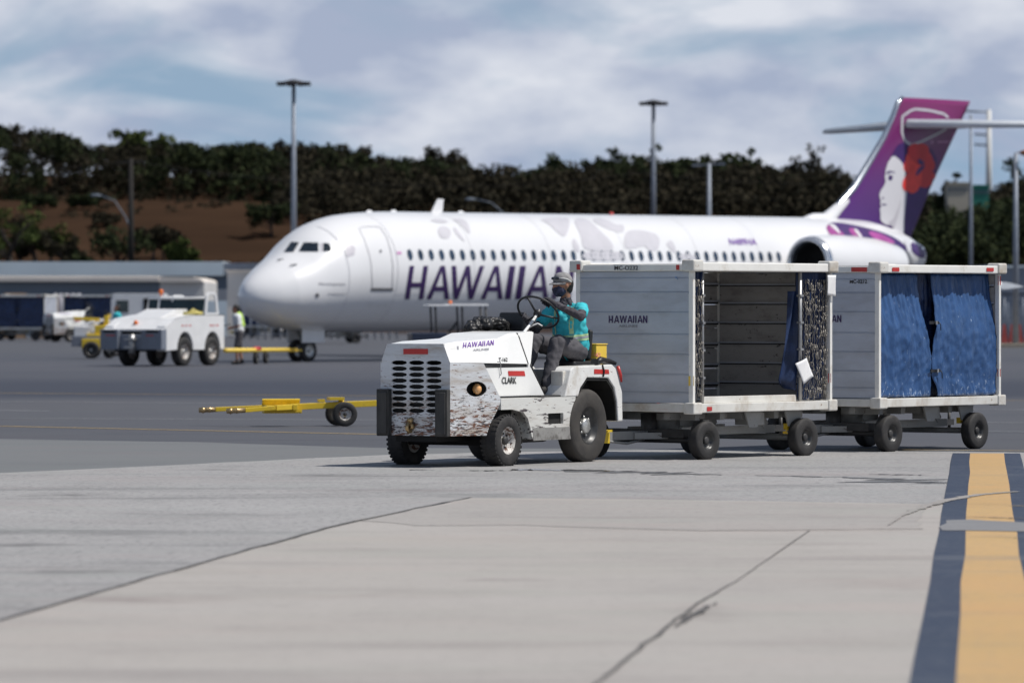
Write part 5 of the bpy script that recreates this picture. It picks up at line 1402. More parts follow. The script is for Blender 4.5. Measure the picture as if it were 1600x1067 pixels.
# tailplane, wings
def lifting(name, root, tip, cr, ct, th, m, parent, y0, y1, sweep):
    w = MB(); N = 14
    for (y, x, z, c, k) in ((y0, root[0], root[1], cr, th), (y1, tip[0], tip[1], ct, th * .55)):
        for i in range(N):
            s = i / (N - 1); w.v.append((x + c * s ** 1.5, y, z + k * 1.6 * (s ** .75) ** .5 * (1 - s) + .004))
        for i in range(N):
            s = i / (N - 1); w.v.append((x + c * s ** 1.5, y, z - k * .9 * (s ** .75) ** .5 * (1 - s) - .004))
    M2 = 2 * N
    for i in range(N - 1):
        w.f.append((i, i + 1, M2 + i + 1, M2 + i)); w.f.append((N + i, M2 + N + i, M2 + N + i + 1, N + i + 1)); w.sm += [True, True]
    w.f.append((0, M2, M2 + N, N)); w.f.append((N - 1, 2 * N - 1, M2 + 2 * N - 1, M2 + N - 1)); w.sm += [True, False]
    w.f.append(tuple(list(range(M2, M2 + N)) + list(range(M2 + 2 * N - 1, M2 + N - 1, -1)))); w.sm.append(False)
    o = w.build(name, m, parent)
    ed = MB(); a = Vector((root[0], y0, root[1])); b = Vector((tip[0], y1, tip[1])); ed.tube([a, b], [th * .40, th * .25], 8); ed.build('leading_edge', M['wingpaint'], o)
    return o
tr = c6(870, 262); 
for s in (-1, 1):
    lifting('tailplane', (tr[0] - .1, 8.02 - .12), (tr[0] + 3.1, 7.86), 3.1, 1.4, .28, M['wingpaint'], plane, s * .12, s * 5.62, 0)
bl = MB(); bl.lathe([(0, 0), (.10, .3), (.16, 1.0), (.17, 2.2), (.12, 3.0), (0, 3.5)], (tr[0] + .8, 0, 8.0), 'x', 14); bl.build('tailplane_fairing', mf, plane)
for s in (-1, 1):
    lifting('wing', (13.2, 1.32), (18.6, 2.25), 5.8, 1.3, .34, M['wingpaint'], plane, s * 1.3, s * 14.2, 0)
# engines
for s in (-1, 1):
    n = MB(); ox, oy, oz = 24.4, s * 2.75, 3.05
    n.lathe([(.70, .12), (.79, .0), (.86, .10), (.92, .5), (.95, 1.3), (.93, 2.6), (.84, 3.8), (.66, 4.9), (.62, 5.0)], (ox, oy, oz), 'x', 40)
    nc = n.build('engine_nacelle', M['planewhite'], plane)
    li = MB(); li.lathe([(.68, .30), (.70, .12), (.79, .0), (.87, .12), (.895, .26)], (ox - .004, oy, oz), 'x', 40); li.build('intake_lip', M['polished'], nc)
    fa_ = MB(); fa_.lathe([(.70, .13), (.68, .5), (.66, .9), (.20, .92), (.0, .60)], (ox + .01, oy, oz), 'x', 30); fa_.build('fan', M['void'], nc)
    ex = MB(); ex.lathe([(.60, 4.8), (.52, 5.4), (.50, 5.4), (.1, 4.9)], (ox, oy, oz), 'x', 24); ex.build('exhaust_nozzle', M['darkline'], nc)
    py_ = MB(); py_.b2(ox + .9, ox + 4.2, s * 1.35, s * 2.1, 3.0, 3.18); py_.build('pylon', M['planewhite'], plane, bevel=.06)
# landing gear
ngt = 2.55
ng = MB(); ng.tube([(ngt, 0, .33), (ngt + .05, 0, 1.1)], .07, 10); ng.tube([(ngt, -.28, .33), (ngt, .28, .33)], .05, 8); ng.bar((ngt - .25, 0, 1.0), (ngt, 0, .55), .06, .06)
ngo = ng.build('nose_gear', M['greysteel'], plane)
for s in (-1, 1):
    gd = MB(); gd.box((ngt + .15, s * .30, .78), (1.0, .03, .42)); gd.build('gear_door', M['pushwhite'], plane)
    wheel_part(plane, (ngt, s * .22, .33), .33, .17, .19, M['tyre'], M['silver'], s, lug=False)
for s in (-1, 1):
    mg = MB(); mg.tube([(20.2, s * 2.45, .5), (20.1, s * 2.3, 1.5)], .12, 10); mg.build('main_gear', M['greysteel'], plane)
    for q in (-.25, .25): wheel_part(plane, (20.2, s * 2.45 + q, .5), .5, .3, .26, M['tyre'], M['silver'], s, lug=False)
# ------------------------------------------------------------------ ground vehicles and people behind
# push-back tractor, same axes as the baggage tractor
PB = MX(tug)
pbD = 1.7 * FPX / (572 - 476)
pb = empty('pushback_tractor', (AT(241, pbD + .2) , pbD + .6, 0), heading(28), 'white pushback tractor with glass cab and blue grey bumper, coupled to the airliner tow bar', 'aircraft tractor')
b = MB()
def sx_(mb, O, y0, y1, holes=()): return side(mb, O, y0, y1, holes)
arch = lambda cx, r, z0: [(cx + r * cos(a), z0 + r * sin(a)) for a in [pi * k / 10 for k in range(11)]]
O = [(1.05, .42), (1.05, 1.15), (.55, 1.32), (-.3, 1.42), (-2.45, 1.42), (-2.50, .45)] + arch(-1.62, -.40, .42)[::-1][:0] 
lo = [(-2.08, .45), (-1.87, .45)] + [(-1.45 - .42 * cos(a), .45 + .50 * sin(a)) for a in [pi * k / 10 for k in range(11)]] + [(-1.03, .45), (-.44, .45)] + [(0 - .42 * cos(a), .45 + .50 * sin(a)) for a in [pi * k / 10 for k in range(11)]] + [(.44, .45), (1.05, .42)]
for s in (1, -1):
    p = MB(); side(p, [(1.05, 1.10), (.55, 1.30), (-.3, 1.40), (-2.08, 1.40)] + lo, s * .98, s * .70); p.build('side_body', M['pushwhite'], pb, bevel=.015)
hd_ = MB()
hd_.add([(1.12, -.99, 1.02), (1.12, .99, 1.02), (.55, .99, 1.315), (.55, -.99, 1.315), (-.45, .99, 1.42), (-.45, -.99, 1.42), (-2.08, .99, 1.42), (-2.08, -.99, 1.42)], [(0, 1, 2, 3), (3, 2, 4, 5), (5, 4, 6, 7)])
hd_.v += [(x - .02, y * .98, z - .05) for x, y, z in hd_.v]; hd_.f += [(0, 1, 9, 8), (6, 7, 15, 14)]; hd_.sm += [False] * 2
hd_.add([(.55, -.5, 1.318), (.55, .45, 1.318), (-.35, .45, 1.58), (-.35, -.5, 1.58), (-.95, .45, 1.58), (-.95, -.5, 1.58), (-.95, .45, 1.42), (-.95, -.5, 1.42), (-.35, .45, 1.42), (-.35, -.5, 1.42)], [(0, 1, 2, 3), (3, 2, 4, 5), (5, 4, 6, 7), (1, 8, 2), (2, 8, 6, 4), (0, 3, 9), (3, 5, 7, 9)])
hd_.build('hood', M['pushwhite'], pb)
MB().b2(-2.05, 1.0, -.69, .69, .40, 1.05).build('chassis', M['void'], pb)
bm_ = MB(); bm_.b2(1.0, 1.28, .35, 1.0, .46, 1.02); bm_.b2(1.0, 1.28, -1.0, -.42, .46, 1.02); bm_.b2(1.0, 1.18, -.42, .35, .46, .88); bmo = bm_.build('bumper', M['bumpergrey'], pb, bevel=.02)
MB().b2(1.285, 1.29, .5, .9, .93, .99).build('headlight', M['void'], bmo); MB().b2(1.285, 1.29, -.9, -.5, .93, .99).build('headlight', M['void'], bmo)
for (y0, y1) in ((.5, .75), (-.8, -.5)): MB().b2(1.285, 1.292, y0, y1, .84, .87).build('reflector', M['red'], bmo)
hh_ = MB(); hh_.tube([(1.22, .0, .35), (1.22, .0, .88)], .09, 10); hh_.b2(1.18, 1.38, -.14, .14, .5, .56); hh_.b2(1.18, 1.38, -.14, .14, .72, .78); hh_.build('tow_hitch', M['galv'], pb)
for sx2 in (0, -1.45):
    for s in (1, -1): wheel_part(pb, (sx2, s * .86, .40), .40, .26, .22, M['tyre'], M['rimrust'], s, lug=False)
cabx0, cabx1 = -.95, -1.75
cb_ = MB()
side(cb_, [(-1.05, 1.41), (-1.12, 1.95), (-1.25, 2.05), (-1.58, 2.05), (-1.70, 1.95), (-1.80, 1.41)], .98, .93, [[(-1.17, 1.47), (-1.22, 1.90), (-1.30, 1.97), (-1.53, 1.97), (-1.60, 1.90), (-1.68, 1.47)]])
side(cb_, [(-1.05, 1.41), (-1.12, 1.95), (-1.25, 1.97), (-1.58, 1.97), (-1.70, 1.95), (-1.80, 1.41)], -.10, -.15, [[(-1.17, 1.47), (-1.22, 1.90), (-1.53, 1.90), (-1.60, 1.85), (-1.68, 1.47)]])
cbo = cb_.build('cab_frame', M['pushwhite'], pb, bevel=.012)
cw_ = MB(); cw_.add([(-1.0, -.9, 1.42), (-1.0, .93, 1.42), (-1.12, .93, 1.86), (-1.12, -.9, 1.86)], [(0, 1, 2, 3)]); cwo = cw_.build('windscreen', M['glasstint'], pb); cwo.modifiers.new('s', 'SOLIDIFY').thickness = .01
cf_ = MB(); cf_.tube([(-1.0, -.9, 1.42), (-1.12, -.9, 1.88), (-1.12, .93, 1.88)], .035, 8); cf_.tube([(-1.0, -.55, 1.42), (-1.12, -.55, 1.88)], .03, 8); cf_.build('windscreen_frame', M['pushwhite'], cwo)
MB().b2(-1.10, -1.7, -.95, -.5, 1.90, 1.94).build('cab_roof', M['pushwhite'], pb)
bcn = MB(); bcn.tube([(-1.3, -.62, 1.94), (-1.3, -.62, 2.02)], .03, 8); bcn.ball((-1.3, -.62, 2.06), .075, 10); bcn.build('beacon', M['orange'], pb)
sd2 = MB(); sd2.ball((.85, -.1, 1.20), .07, 10); sd2.build('marker_lamp', M['orange'], pb)
yh = MB(); yh.tube([(-.7, .7, 1.48), (-.8, .75, 1.55), (-1.0, .7, 1.50), (-.9, .85, 1.47), (-.65, .85, 1.47)], .05, 6); yh.tube([(-.5, .6, 1.45), (-.7, .9, 1.46), (-1.0, .9, 1.46)], .05, 6); yh.build('yellow_hose', pm('pale_yellow_hose', (.55, .47, .14), .6), pb)
for x in (.15, -.05, -.25, -1.35, -1.5, -1.7): MB().b2(x - .05, x + .05, .981, .985, 1.10, 1.14).build('reflector', M['red'], pb)
# aircraft tow bar
tb = empty('aircraft_tow_bar', tuple(G(352, 571)), 0, 'yellow tow bar linking the pushback tractor to the airliner nose wheels', 'tow bar')
A = G(352, 571) ; Bw = PM @ V((ngt - .3, 0, 0)); dv = Bw - A; Lb = Vector((dv.x, dv.y, 0)).length; tb.rotation_euler = (0, 0, atan2(dv.y, dv.x))
m = MB(); m.tube([(0, 0, .42), (Lb * .93, 0, .36)], .065, 10); m.bar((Lb * .9, -.22, .36), (Lb * .9, .22, .36), .1, .1); m.bar((Lb * .9, .2, .36), (Lb, .2, .34), .06, .06); m.bar((Lb * .9, -.2, .36), (Lb, -.2, .34), .06, .06)
m.build('bar', M['yellowbox'], tb)
m = MB(); m.tube([(Lb * .40, 0, .425), (Lb * .47, 0, .42)], .07, 10); m.build('red_band', M['red'], tb)
for x in (Lb * .42, Lb * .56):
    w = wheel_part(tb, (x, 0.0, .17), .17, .12, .09, M['tyre'], M['rimdark'], -1, lug=False)
# the second tow bar, lying free on the apron between the tractor and the airliner
D1 = G(533, 665.5)
t2 = empty('tow_bar', tuple(D1), radians(13), 'bright yellow tow bar parked on its two wheels left of the white tractor', 'tow bar')
s_ = D1.y / FPX     # metres per pixel there
def lx(px): return (px - 533) * s_ / cos(radians(13))
zz = lambda py: (665.5 - py) * s_
m = MB()
m.bar((lx(456), 0, zz(635.5)), (lx(640), 0, zz(628)), .10, .085)
for sgn in (1, -1):
    m.bar((lx(456), sgn * .16, zz(635)), (lx(425), sgn * .30, zz(636)), .07, .075); m.bar((lx(425), sgn * .30, zz(636)), (lx(378 if sgn < 0 else 345), sgn * .33, zz(639.5) + .0), .07, .06)
m.b2(lx(456) - .02, lx(456) + .05, -.22, .22, zz(640), zz(631))
m.bar((lx(456), 0, zz(636)), (lx(414), 0, zz(634)), .35, .03)
m.build('bar', M['yellow'], t2, bevel=.006)
m = MB(); m.box(((lx(412) + lx(470)) / 2, .06, zz(628)), (lx(470) - lx(412), .03, .09), ('X', .4)); m.b2(lx(412), lx(470), -.10, .05, zz(645), zz(642)); m.b2(lx(412), lx(470), -.12, -.09, zz(643), zz(638)); m.build('tray', M['yellow'], t2)
m = MB()
for sgn, e in ((-1, 350), (1, 320)):
    m.tube([(lx(e + 28), sgn * .33, zz(639.5)), (lx(e), sgn * .33, zz(640.5))], .035, 10)
    m.ball((lx(e + 6), sgn * .33, zz(640.5)), .045, 8); m.ball((lx(e + 16), sgn * .33, zz(640)), .043, 8)
m.build('coupling_head', M['brass'], t2)
m = MB(); m.b2(lx(513), lx(536), -.11, .11, zz(625), zz(620.5)); m.b2(lx(497), lx(507), -.05, .05, zz(628), zz(623.5)); m.tube([(0, -.28, .165), (0, .28, .165)], .025, 8); m.tube([(0, 0, .17), (0, 0, .40)], .04, 8); m.build('axle_bracket', M['yellow'], t2)
for sgn in (1, -1): wheel_part(t2, (0.0, sgn * .26, .172), .172, .11, .088, M['tyre'], M['rimrust'], -1, hub=M['darksteel'], lug=False)
# canopied tractor standing between
cD = 138.0
cn = empty('canopy_tractor', (AT(712, cD), cD, 0), heading(-62) , 'dark blue service tractor with white canopy roof parked below the airliner fuselage', 'service tractor')
cn.rotation_euler = (0, 0, radians(8))
m = MB(); m.b2(-1.1, 1.0, -.6, .6, .35, .72); m.b2(-1.25, -.3, -.55, .55, .72, .95); m.build('body', pm('navy_tractor_paint', (.02, .03, .06), .4), cn, bevel=.03)
m = MB(); m.box((.28, 0, 1.68), (1.05, 1.25, .07)); m.box((-.52, 0, 1.67), (.60, 1.25, .06)); m.build('canopy', M['pushwhite'], cn, bevel=.02)
for x in (-.62, .10, .74):
    for y in (-.52, .52):
        MB().tube([(x + .04, y, .7), (x, y, 1.65)], .028, 8).build('canopy_post', M['darksteel'], cn)
m = MB(); m.b2(.1, .5, -.3, .3, .72, .95); m.box((.52, 0, 1.12), (.08, .6, .4), ('Y', .15)); m.build('seat', M['seatvinyl'], cn, bevel=.02)
m = MB(); m.tube([(-.2, 0, .95), (.0, 0, 1.15)], .025, 8); m.tube([(-.02 + .1 * cos(a) * .7, .17 * sin(a), 1.16 + .1 * cos(a)) for a in [2 * pi * k / 16 for k in range(16)]], .015, 6, closed=True); m.build('steering_wheel', M['black'], cn)
m = MB(); m.ball((-.15, 0, 1.76), .06, 8); m.build('beacon', M['orange'], cn)
for x in (-.75, .7):
    for s in (1, -1): wheel_part(cn, (x, s * .58, .27), .27, .2, .15, M['tyre'], M['rimdark'], s, lug=False)
# people on the apron
def standing(label, loc, rz, shirt_m, leg_m, short=False, vest=None, bend=0.0, step=.16, seedv=0, hgt=1.68, armf=.30):
    p = empty('person', loc, rz, label, 'person')
    k = hgt / 1.70
    def W(x, y, z): return V((x * k + bend * max(0, z - .95) * k, y * k, z * k))
    hips = (W(0, .09, .90), W(0, -.09, .90)); kn = (W(.06 + step * .35, .10, .49), W(.02 - step * .4, -.10, .49)); an_ = (W(step, .10, .09), W(-step, -.10, .10))
    caps = [(W(0, 0, .96), .125, W(0, 0, 1.10), .12), (W(0, 0, 1.12), .12, W(0, 0, 1.34), .135), (W(0, 0, 1.40), .06, W(.01, 0, 1.52), .052), (W(.015, 0, 1.60), .088, W(.02, 0, 1.585), .085), (W(.06, 0, 1.54), .05), (W(.105, 0, 1.57), .014)]
    sh = (W(0, .18, 1.36), W(0, -.18, 1.36)); el = (W(.03, .24, 1.10), W(.0, -.24, 1.09)); ha = (W(armf, .14, 1.05), W(armf * .9, -.14, 1.02))
    for i in (0, 1):
        caps += [(hips[i], .082, kn[i], .055), (kn[i], .052, an_[i], .036), (an_[i], .04, an_[i] + V((.13, 0, -.055)), .032), (sh[i], .05, el[i], .038), (el[i], .036, ha[i], .025), (W(0, 0, 1.36), .08, sh[i], .052)]
        for f in range(4):
            q = ha[i] + V((.03, .022 * (f - 1.5), .0)); caps.append((ha[i], .02, q, .010)); caps.append((q, .010, q + V((.03, 0, -.03)), .009))
        caps.append((ha[i], .014, ha[i] + V((.02, .035 * (1 if i else -1), .015)), .010))
    blob('body', caps, M['skin'], p, voxel=.014, smooth=1)
    tors = [(W(0, 0, .98), .150, W(0, 0, 1.14), .145), (W(0, 0, 1.14), .145, W(0, 0, 1.34), .15)]
    for i in (0, 1): tors += [(W(0, 0, 1.34), .11, sh[i], .075), (sh[i], .073, sh[i].lerp(el[i], .75), .062)]
    s = blob('shirt', tors, shirt_m, p, voxel=.016, smooth=2, wr=.012, ws=11, seed=seedv)
    if vest: blob('vest', [(W(-.01, 0, 1.10), .158, W(-.01, 0, 1.33), .160), (W(-.03, 0, 1.10), .15, W(-.03, 0, 1.30), .152)], vest, p, voxel=.018, smooth=1)
    tr_ = [(W(0, 0, .92), .145, W(0, 0, .98), .14)]
    for i in (0, 1):
        tr_ += [(hips[i], .105, kn[i] + V((0, 0, .04)), .085)]
        if not short: tr_ += [(kn[i], .08, an_[i] + V((0, 0, .03)), .065)]
    blob('shorts' if short else 'trousers', tr_, leg_m, p, voxel=.016, smooth=2, wr=.01, ws=10, seed=seedv + 2)
    for i in (0, 1): blob('boot', [(an_[i] + V((-.03, 0, -.035)), .052, an_[i] + V((.13, 0, -.048)), .042), (an_[i], .05, an_[i] + V((0, 0, .03)), .048)], M['shoe'], p, voxel=.012, smooth=1)
    blob('hair', [(W(-.015, 0, 1.635), .094), (W(-.04, 0, 1.59), .085)], M['hair'], p, voxel=.014, smooth=1)
    return p
wk = standing('person standing behind the pushback tractor in white shirt, lime vest panels and dark shorts', tuple(G(374, 569)), radians(190), M['whitecloth'], M['greycloth'], short=True, vest=None, bend=.16, step=.08)
vb = blob('vest', [(V((-.02, -.02, 1.12)), .145, V((.04, -.04, 1.36)), .15)], M['limevest'], wk, voxel=.016, smooth=1)
cbd = MB(); cbd.box((.36, 0, 1.12), (.22, .30, .02), ('Y', .3)); cl_ = cbd.build('clipboard', M['black'])
cl_.location = wk.location; cl_.rotation_euler = wk.rotation_euler; tag(cl_, 'dark clipboard held by the person behind the pushback tractor', 'clipboard')
# person seated on the yellow tractor, teal shirt
yD = 162.0
# yellow machine left of the push-back tractor
ym = empty('yellow_belt_loader', (AT(146, yD), yD, 0), radians(182), 'yellow belt loader chassis with white panel left of the pushback tractor', 'belt loader')
Y = yD / FPX
m = MB(); m.b2(-.35, .35, -.5, .5, .30, .62); m.b2(-.42, .20, -.45, .45, .62, .78); m.b2(-.42, -.05, -.40, .40, .78, 1.05); m.bar((-.35, .2, .35), (-.42, .2, 1.35), .12, .14); m.bar((-.35, -.2, .35), (-.42, -.2, 1.35), .12, .14)
m.build('body', M['yellow'], ym, bevel=.02)
m = MB(); m.bar((.62, 0, 1.27), (-.20, 0, 1.22), .40, .10); m.build('boom', M['yellow'], ym, bevel=.01)
m = MB(); m.b2(.05, .60, -.35, .35, .70, 1.02); m.box((.2, 0, 1.08), (.5, .5, .12), ('Y', .3)); m.build('engine_cover', M['pushwhite'], ym, bevel=.03)
m = MB(); m.b2(-.62, -.50, -.5, .5, .25, 1.12); m.build('side_panel', M['pushwhite'], ym, bevel=.02)
m = MB(); m.b2(-.30, .68, -.46, .46, .38, .70); m.build('grey_bumper', M['bumpergrey'], ym, bevel=.02)
for x in (.05,):
    for s in (1, -1): wheel_part(ym, (x, s * .52, .27), .27, .22, .15, M['tyre'], M['rimdark'], s, lug=False)
wheel_part(ym, (-.5, 0, .2), .2, .14, .12, M['tyre'], M['rimdark'], 1, lug=False)
tealp = standing('person in turquoise shirt standing behind the pushback tractor hood', (AT(183, 168), 168, 0), radians(200), M['teal'], M['greycloth'], step=.1, seedv=4)
# far baggage carts and tractor (copies)
def far_cart(px, py, a, label):
    p = G(px, py); c = copy_tree(cartB); c.location = p; c.rotation_euler = (0, 0, heading(a)); c['label'] = label; return c
far_cart(40, 532, 106, 'parked baggage cart with blue curtains coloured dark as in shade at the far left edge of the apron')
far_cart(147, 531, 106, 'parked baggage cart with blue curtains coloured dark as in shade behind the yellow belt loader')
far_cart(524, 536, 78, 'parked baggage cart whose wheels show below the airliner nose')
far_cart(416, 527, 106, 'parked baggage cart partly hidden behind the tip of the airliner nose')
def darken(o):
    for ch in [q for q in bpy.data.objects if q.parent == o]:
        if ch.name.startswith('curtain') and ch.material_slots:
            ch.material_slots[0].link = 'OBJECT'; ch.material_slots[0].material = M['curtshade']
for q in [q for q in bpy.data.objects if q.name.startswith('baggage_cart') and q.location.y > 150]: darken(q)  # far curtains swapped to the copy with shade in its colour
def far_tug(px, py, a, label):
    c = copy_tree(tug); c.location = G(px, py); c.rotation_euler = (0, 0, heading(a)); c['label'] = label; c['group'] = 'baggage tractors'; return c
tug['group'] = 'baggage tractors'
far_tug(98, 534, 50, 'far white baggage tractor standing between the two parked carts on the left')
# white van behind the pushback tractor
vn = empty('white_van', (AT(222, 232), 232, 0), radians(0), 'white box van parked behind the pushback tractor, dark doorway in its side', 'van')
m = MB(); side(m, [(-1.35, .4), (-1.35, 1.9), (-1.25, 2.2), (1.1, 2.2), (1.1, .4)], -.9, .9); m.build('van_body', M['pushwhite'], vn, bevel=.05)
m = MB(); m.b2(.12, .52, -.915, -.905, .95, 1.98); m.build('doorway', M['void'], vn)
m = MB(); m.b2(-1.1, -.55, -.915, -.905, 1.35, 1.9); m.build('window', M['glasstint'], vn)
for x in (-.9, .75):
    for s in (1, -1): wheel_part(vn, (x, s * .8, .33), .33, .22, .2, M['tyre'], M['silver'], s, lug=False)
# cartons and wrapped freight behind the far carts
rn = random.Random(5)
for i, (px, w, m_, nm, cat, lb) in enumerate(((2, .7, 'wood', 'cardboard_box', 'box', 'brown carton at the left picture edge, topmost behind the parked carts'), (24, 1.1, 'wood', 'cardboard_box', 'box', 'wide carton stack behind the leftmost parked cart'), (75, .95, 'wood', 'cardboard_box', 'box', 'orange brown carton above the gap between the parked carts'))):
    c = empty(nm, (AT(px, 258), 258, 0), .1 * i, lb, cat, 'freight cartons behind the parked carts')
    q = MB(); q.b2(-w / 2, w / 2, -.4, .4, 0, 2.15 + .12 * (i % 2)); q.build('carton', pm('brown_cardboard', (.30, .19, .11), .8, var=.2), c, bevel=.02)
    MB().b2(-w / 2 + .1, w / 2 - .1, -.41, -.405, 1.9, 1.95).build('packing_tape', pm('brown_tape', (.2, .12, .07), .5), c)
wf = MB()
for i in range(7): wf.ball((-.9 + i * .3, 0, 1.1), .75, 12, .6, .6, 1.6 if 0 < i < 6 else 1.35)
wfo = wf.build('wrapped_freight', pm('translucent_grey_wrap', (.36, .35, .38), .5, var=.1, bump=.4, bscale=3)); wfo.location = (AT(105, 262), 262, 0); tag(wfo, 'grey plastic wrapped freight pile behind the parked carts', 'freight')
# ------------------------------------------------------------------ buildings on the left
def bld(name, px0, px1, D, top, depth, label, extras):
    x0, x1 = AT(px0, D), AT(px1, D); o = empty(name, ((x0 + x1) / 2, D, 0), 0, label, 'building'); w = (x1 - x0) / 2
    extras(o, w, lambda py: ZAT(py, D), lambda px: AT(px, D) - (x0 + x1) / 2); return o
def e1(o, w, Z, X):
    MB().b2(-w, w, 0, 22, 0, Z(431)).build('wall', M['bwall'], o)
    MB().b2(-w - .3, X(349), -.4, 22.3, Z(431), Z(409)).build('roof_fascia', M['bfascia'], o)
    MB().b2(X(349.2), w, -.2, 22.2, Z(430), Z(411)).build('roof', M['pole'], o)
    for i in range(9): MB().b2(-w + 2 + i * 3.2, -w + 3.8 + i * 3.2, -.04, -.01, 0, 2.6).build('door', M['bpale'], o)
bld('cargo_building', -260, 430, 296, 409, 20, 'long low grey cargo building with pale blue roof fascia on the far left', e1)
def e2(o, w, Z, X):
    MB().b2(-w, X(250), 0, 12, 0, Z(441)).build('wall', M['bwall'], o)
    MB().b2(X(250.2), w, -.05, 12, 0, Z(441)).build('wall', M['bpale'], o)
    q = MB(); q.b2(-w - .2, X(250), -.5, 12.3, Z(440.5), Z(431.5)); q.build('roof', M['broof'], o, bevel=.05)
    q = MB(); side(q, [(X(250.3), Z(440.8)), (X(250.3), Z(432)), (X(300), Z(433)), (X(315), Z(436.5)), (w, Z(440.8))], -.45, 12.2); q.build('curved_roof_end', M['broof'], o)
    for i in range(6): MB().b2(-w + 1 + i * 3.5, -w + 3.4 + i * 3.5, -.04, -.01, 0, 1.9).build('door', M['bfascia'], o)
bld('low_shed', -260, 319, 272, 431, 12, 'beige roofed low shed with a pale rounded end in front of the cargo building', e2)
def e3(o, w, Z, X):
    MB().b2(-w, w, 0, 8, 0, Z(424)).build('wall', M['bpale'], o); MB().b2(-w - .1, w + .1, -.2, 8.1, Z(424), Z(422)).build('roof', M['broof'], o)
    MB().b2(-.5, .5, -.03, -.01, 0, 2.1).build('door', M['bwall'], o)
bld('pale_annex', 355, 432, 284, 424, 8, 'pale annex building just left of the airliner nose', e3)
# small fence and carts clutter beneath the nose
def fence(name, px0, px1, D, h, label, n, mm, rail=2):
    x0, x1 = AT(px0, D), AT(px1, D); o = empty(name, (x0, D, 0), 0, label, 'fence')
    for i in range(n):
        x = (x1 - x0) * i / (n - 1); MB().tube([(x, 0, 0), (x, 0, h)], .035, 6).build('fence_post', mm, o)
    for r in range(rail):
        z = h - .05 - r * (h - .3) / max(1, rail - 1); MB().tube([(0, 0, z), (x1 - x0, 0, z)], .03, 6).build('rail', mm, o)
    return o
fence('pipe_fence', 380, 620, 250, 1.3, 'grey pipe fence seen through the gap beneath the airliner nose', 22, M['pole'])
fence('apron_fence', 1540, 1760, 236, 2.0, 'grey metal fence at the right edge behind the rear cart', 16, M['pole'], 3)
rl = empty('guard_rail', (AT(1560, 228), 228, 0), 0, 'pale pipe rail above the fence at the right edge', 'guard rail')
MB().tube([(0, 0, ZAT(457, 228)), (9, 0, ZAT(457, 228))], .12, 10).build('rail', M['pole'], rl)
for x in (.4, 3, 6, 8.8): MB().tube([(x, 0, 0), (x, 0, ZAT(458, 228))], .05, 6).build('rail_post', M['pole'], rl)
# kerb bands at the right edge
kb = MB(); kb.b2(-8, 30, 0, 2.5, 0, .15); ko = kb.build('kerb', groundmat('beige_kerb_concrete', (.36, .31, .24), (.4, .36, .3), (.28, .24, .2), (.38, .33, .26), (.22, .2, .18))); ko.location = (AT(1600, 205), 203, 0); tag(ko, kind='structure')
for i, px in enumerate((1569, 1581, 1593, 1606)):
    br_ = empty('traffic_barrier', (AT(px, 222), 222, 0), 0, None, None)
    tag(br_, ('leftmost', 'second from left', 'third from left', 'rightmost')[i] + ' of the dull red traffic barriers behind the right fence', 'traffic barrier', 'red barriers on the right kerb')
    q = MB(); q.add([(-.16, -.16, 0), (.16, -.16, 0), (.16, .16, 0), (-.16, .16, 0), (-.05, -.05, .85), (.05, -.05, .85), (.05, .05, .85), (-.05, .05, .85)], [(0, 1, 5, 4), (1, 2, 6, 5), (2, 3, 7, 6), (3, 0, 4, 7), (4, 5, 6, 7)]); q.build('cone', pm('faded_red_plastic', (.32, .05, .04), .5), br_)
    MB().b2(-.2, .2, -.2, .2, 0, .05).build('base', M['black'], br_)
gb = empty('grey_shed', (AT(1640, 262), 262, 0), 0, 'small grey shed at the right edge behind the fence', 'building')
MB().b2(-3.2, 6, 0, 5, 0, ZAT(418, 262)).build('wall', M['pole'], gb); MB().b2(-3.4, 6.2, -.2, 5.2, ZAT(418, 262), ZAT(415, 262)).build('roof', M['bfascia'], gb)
# ------------------------------------------------------------------ light masts and poles
def mast(name, px, ytop, D, r, label, mm, head='ring', hw=27, ybase=None, cat='light mast', group=None):
    x = AT(px, D); z = ZAT(ytop, D); o = empty(name, (x, D, terr(x, D) - .05), 0, label, cat, group); h = z - o.location.z
    MB().tube([(0, 0, 0), (0, 0, h)], [r * 1.25, r * .75], 12).build('pole', mm, o)
    if head == 'ring':
        R = hw * D / FPX; q = MB(); q.lathe([(.15, 0), (R * .8, -.02), (R * .85, .06), (.2, .22), (0, .25)], (0, 0, h), 'z', 24); ho = q.build('lamp_ring', M['lampdark'], o)
        for i in range(8):
            a = 2 * pi * i / 8 + .3; q = MB(); q.box((cos(a) * R * .86, sin(a) * R * .86, h - .02), (R * .34, R * .30, .22), ('Z', a)); q.build('floodlight', M['lampdark'], ho)
    return o
mast('light_mast', 459, 131, 300, .15, 'tall light mast left of the airliner cockpit, ring of dark floodlights on top', M['pole'], hw=26, group='ring topped light masts')
mast('light_mast', 1021, 162, 340, .16, 'tall light mast behind the middle of the airliner, ring of dark floodlights on top', M['pole'], hw=22, group='ring topped light masts')
p3 = mast('street_lamp', 1108, 255, 300, .14, 'shorter pale grey lamp post with crossarm right of the middle light mast', M['pole'], head=None, cat='street lamp')
q = MB(); hh3 = ZAT(256, 300) - p3.location.z; q.bar((-.85, 0, hh3 - .1), (.9, 0, hh3), .08, .08); q.box((-.75, 0, hh3 - .1), (.5, .2, .12)); q.box((.75, 0, hh3 - .02), (.4, .2, .12)); q.build('crossarm', M['pole'], p3)
mast('thin_pole', 1517, 180, 290, .10, 'thin dark grey pole rising behind the tail fin trailing edge', M['pole'], head=None, cat='pole')
p5 = mast('street_lamp', 1587, 240, 205, .11, 'grey lamp post at the right picture edge with orange brown lamp head', M['pole'], head=None, cat='street lamp')
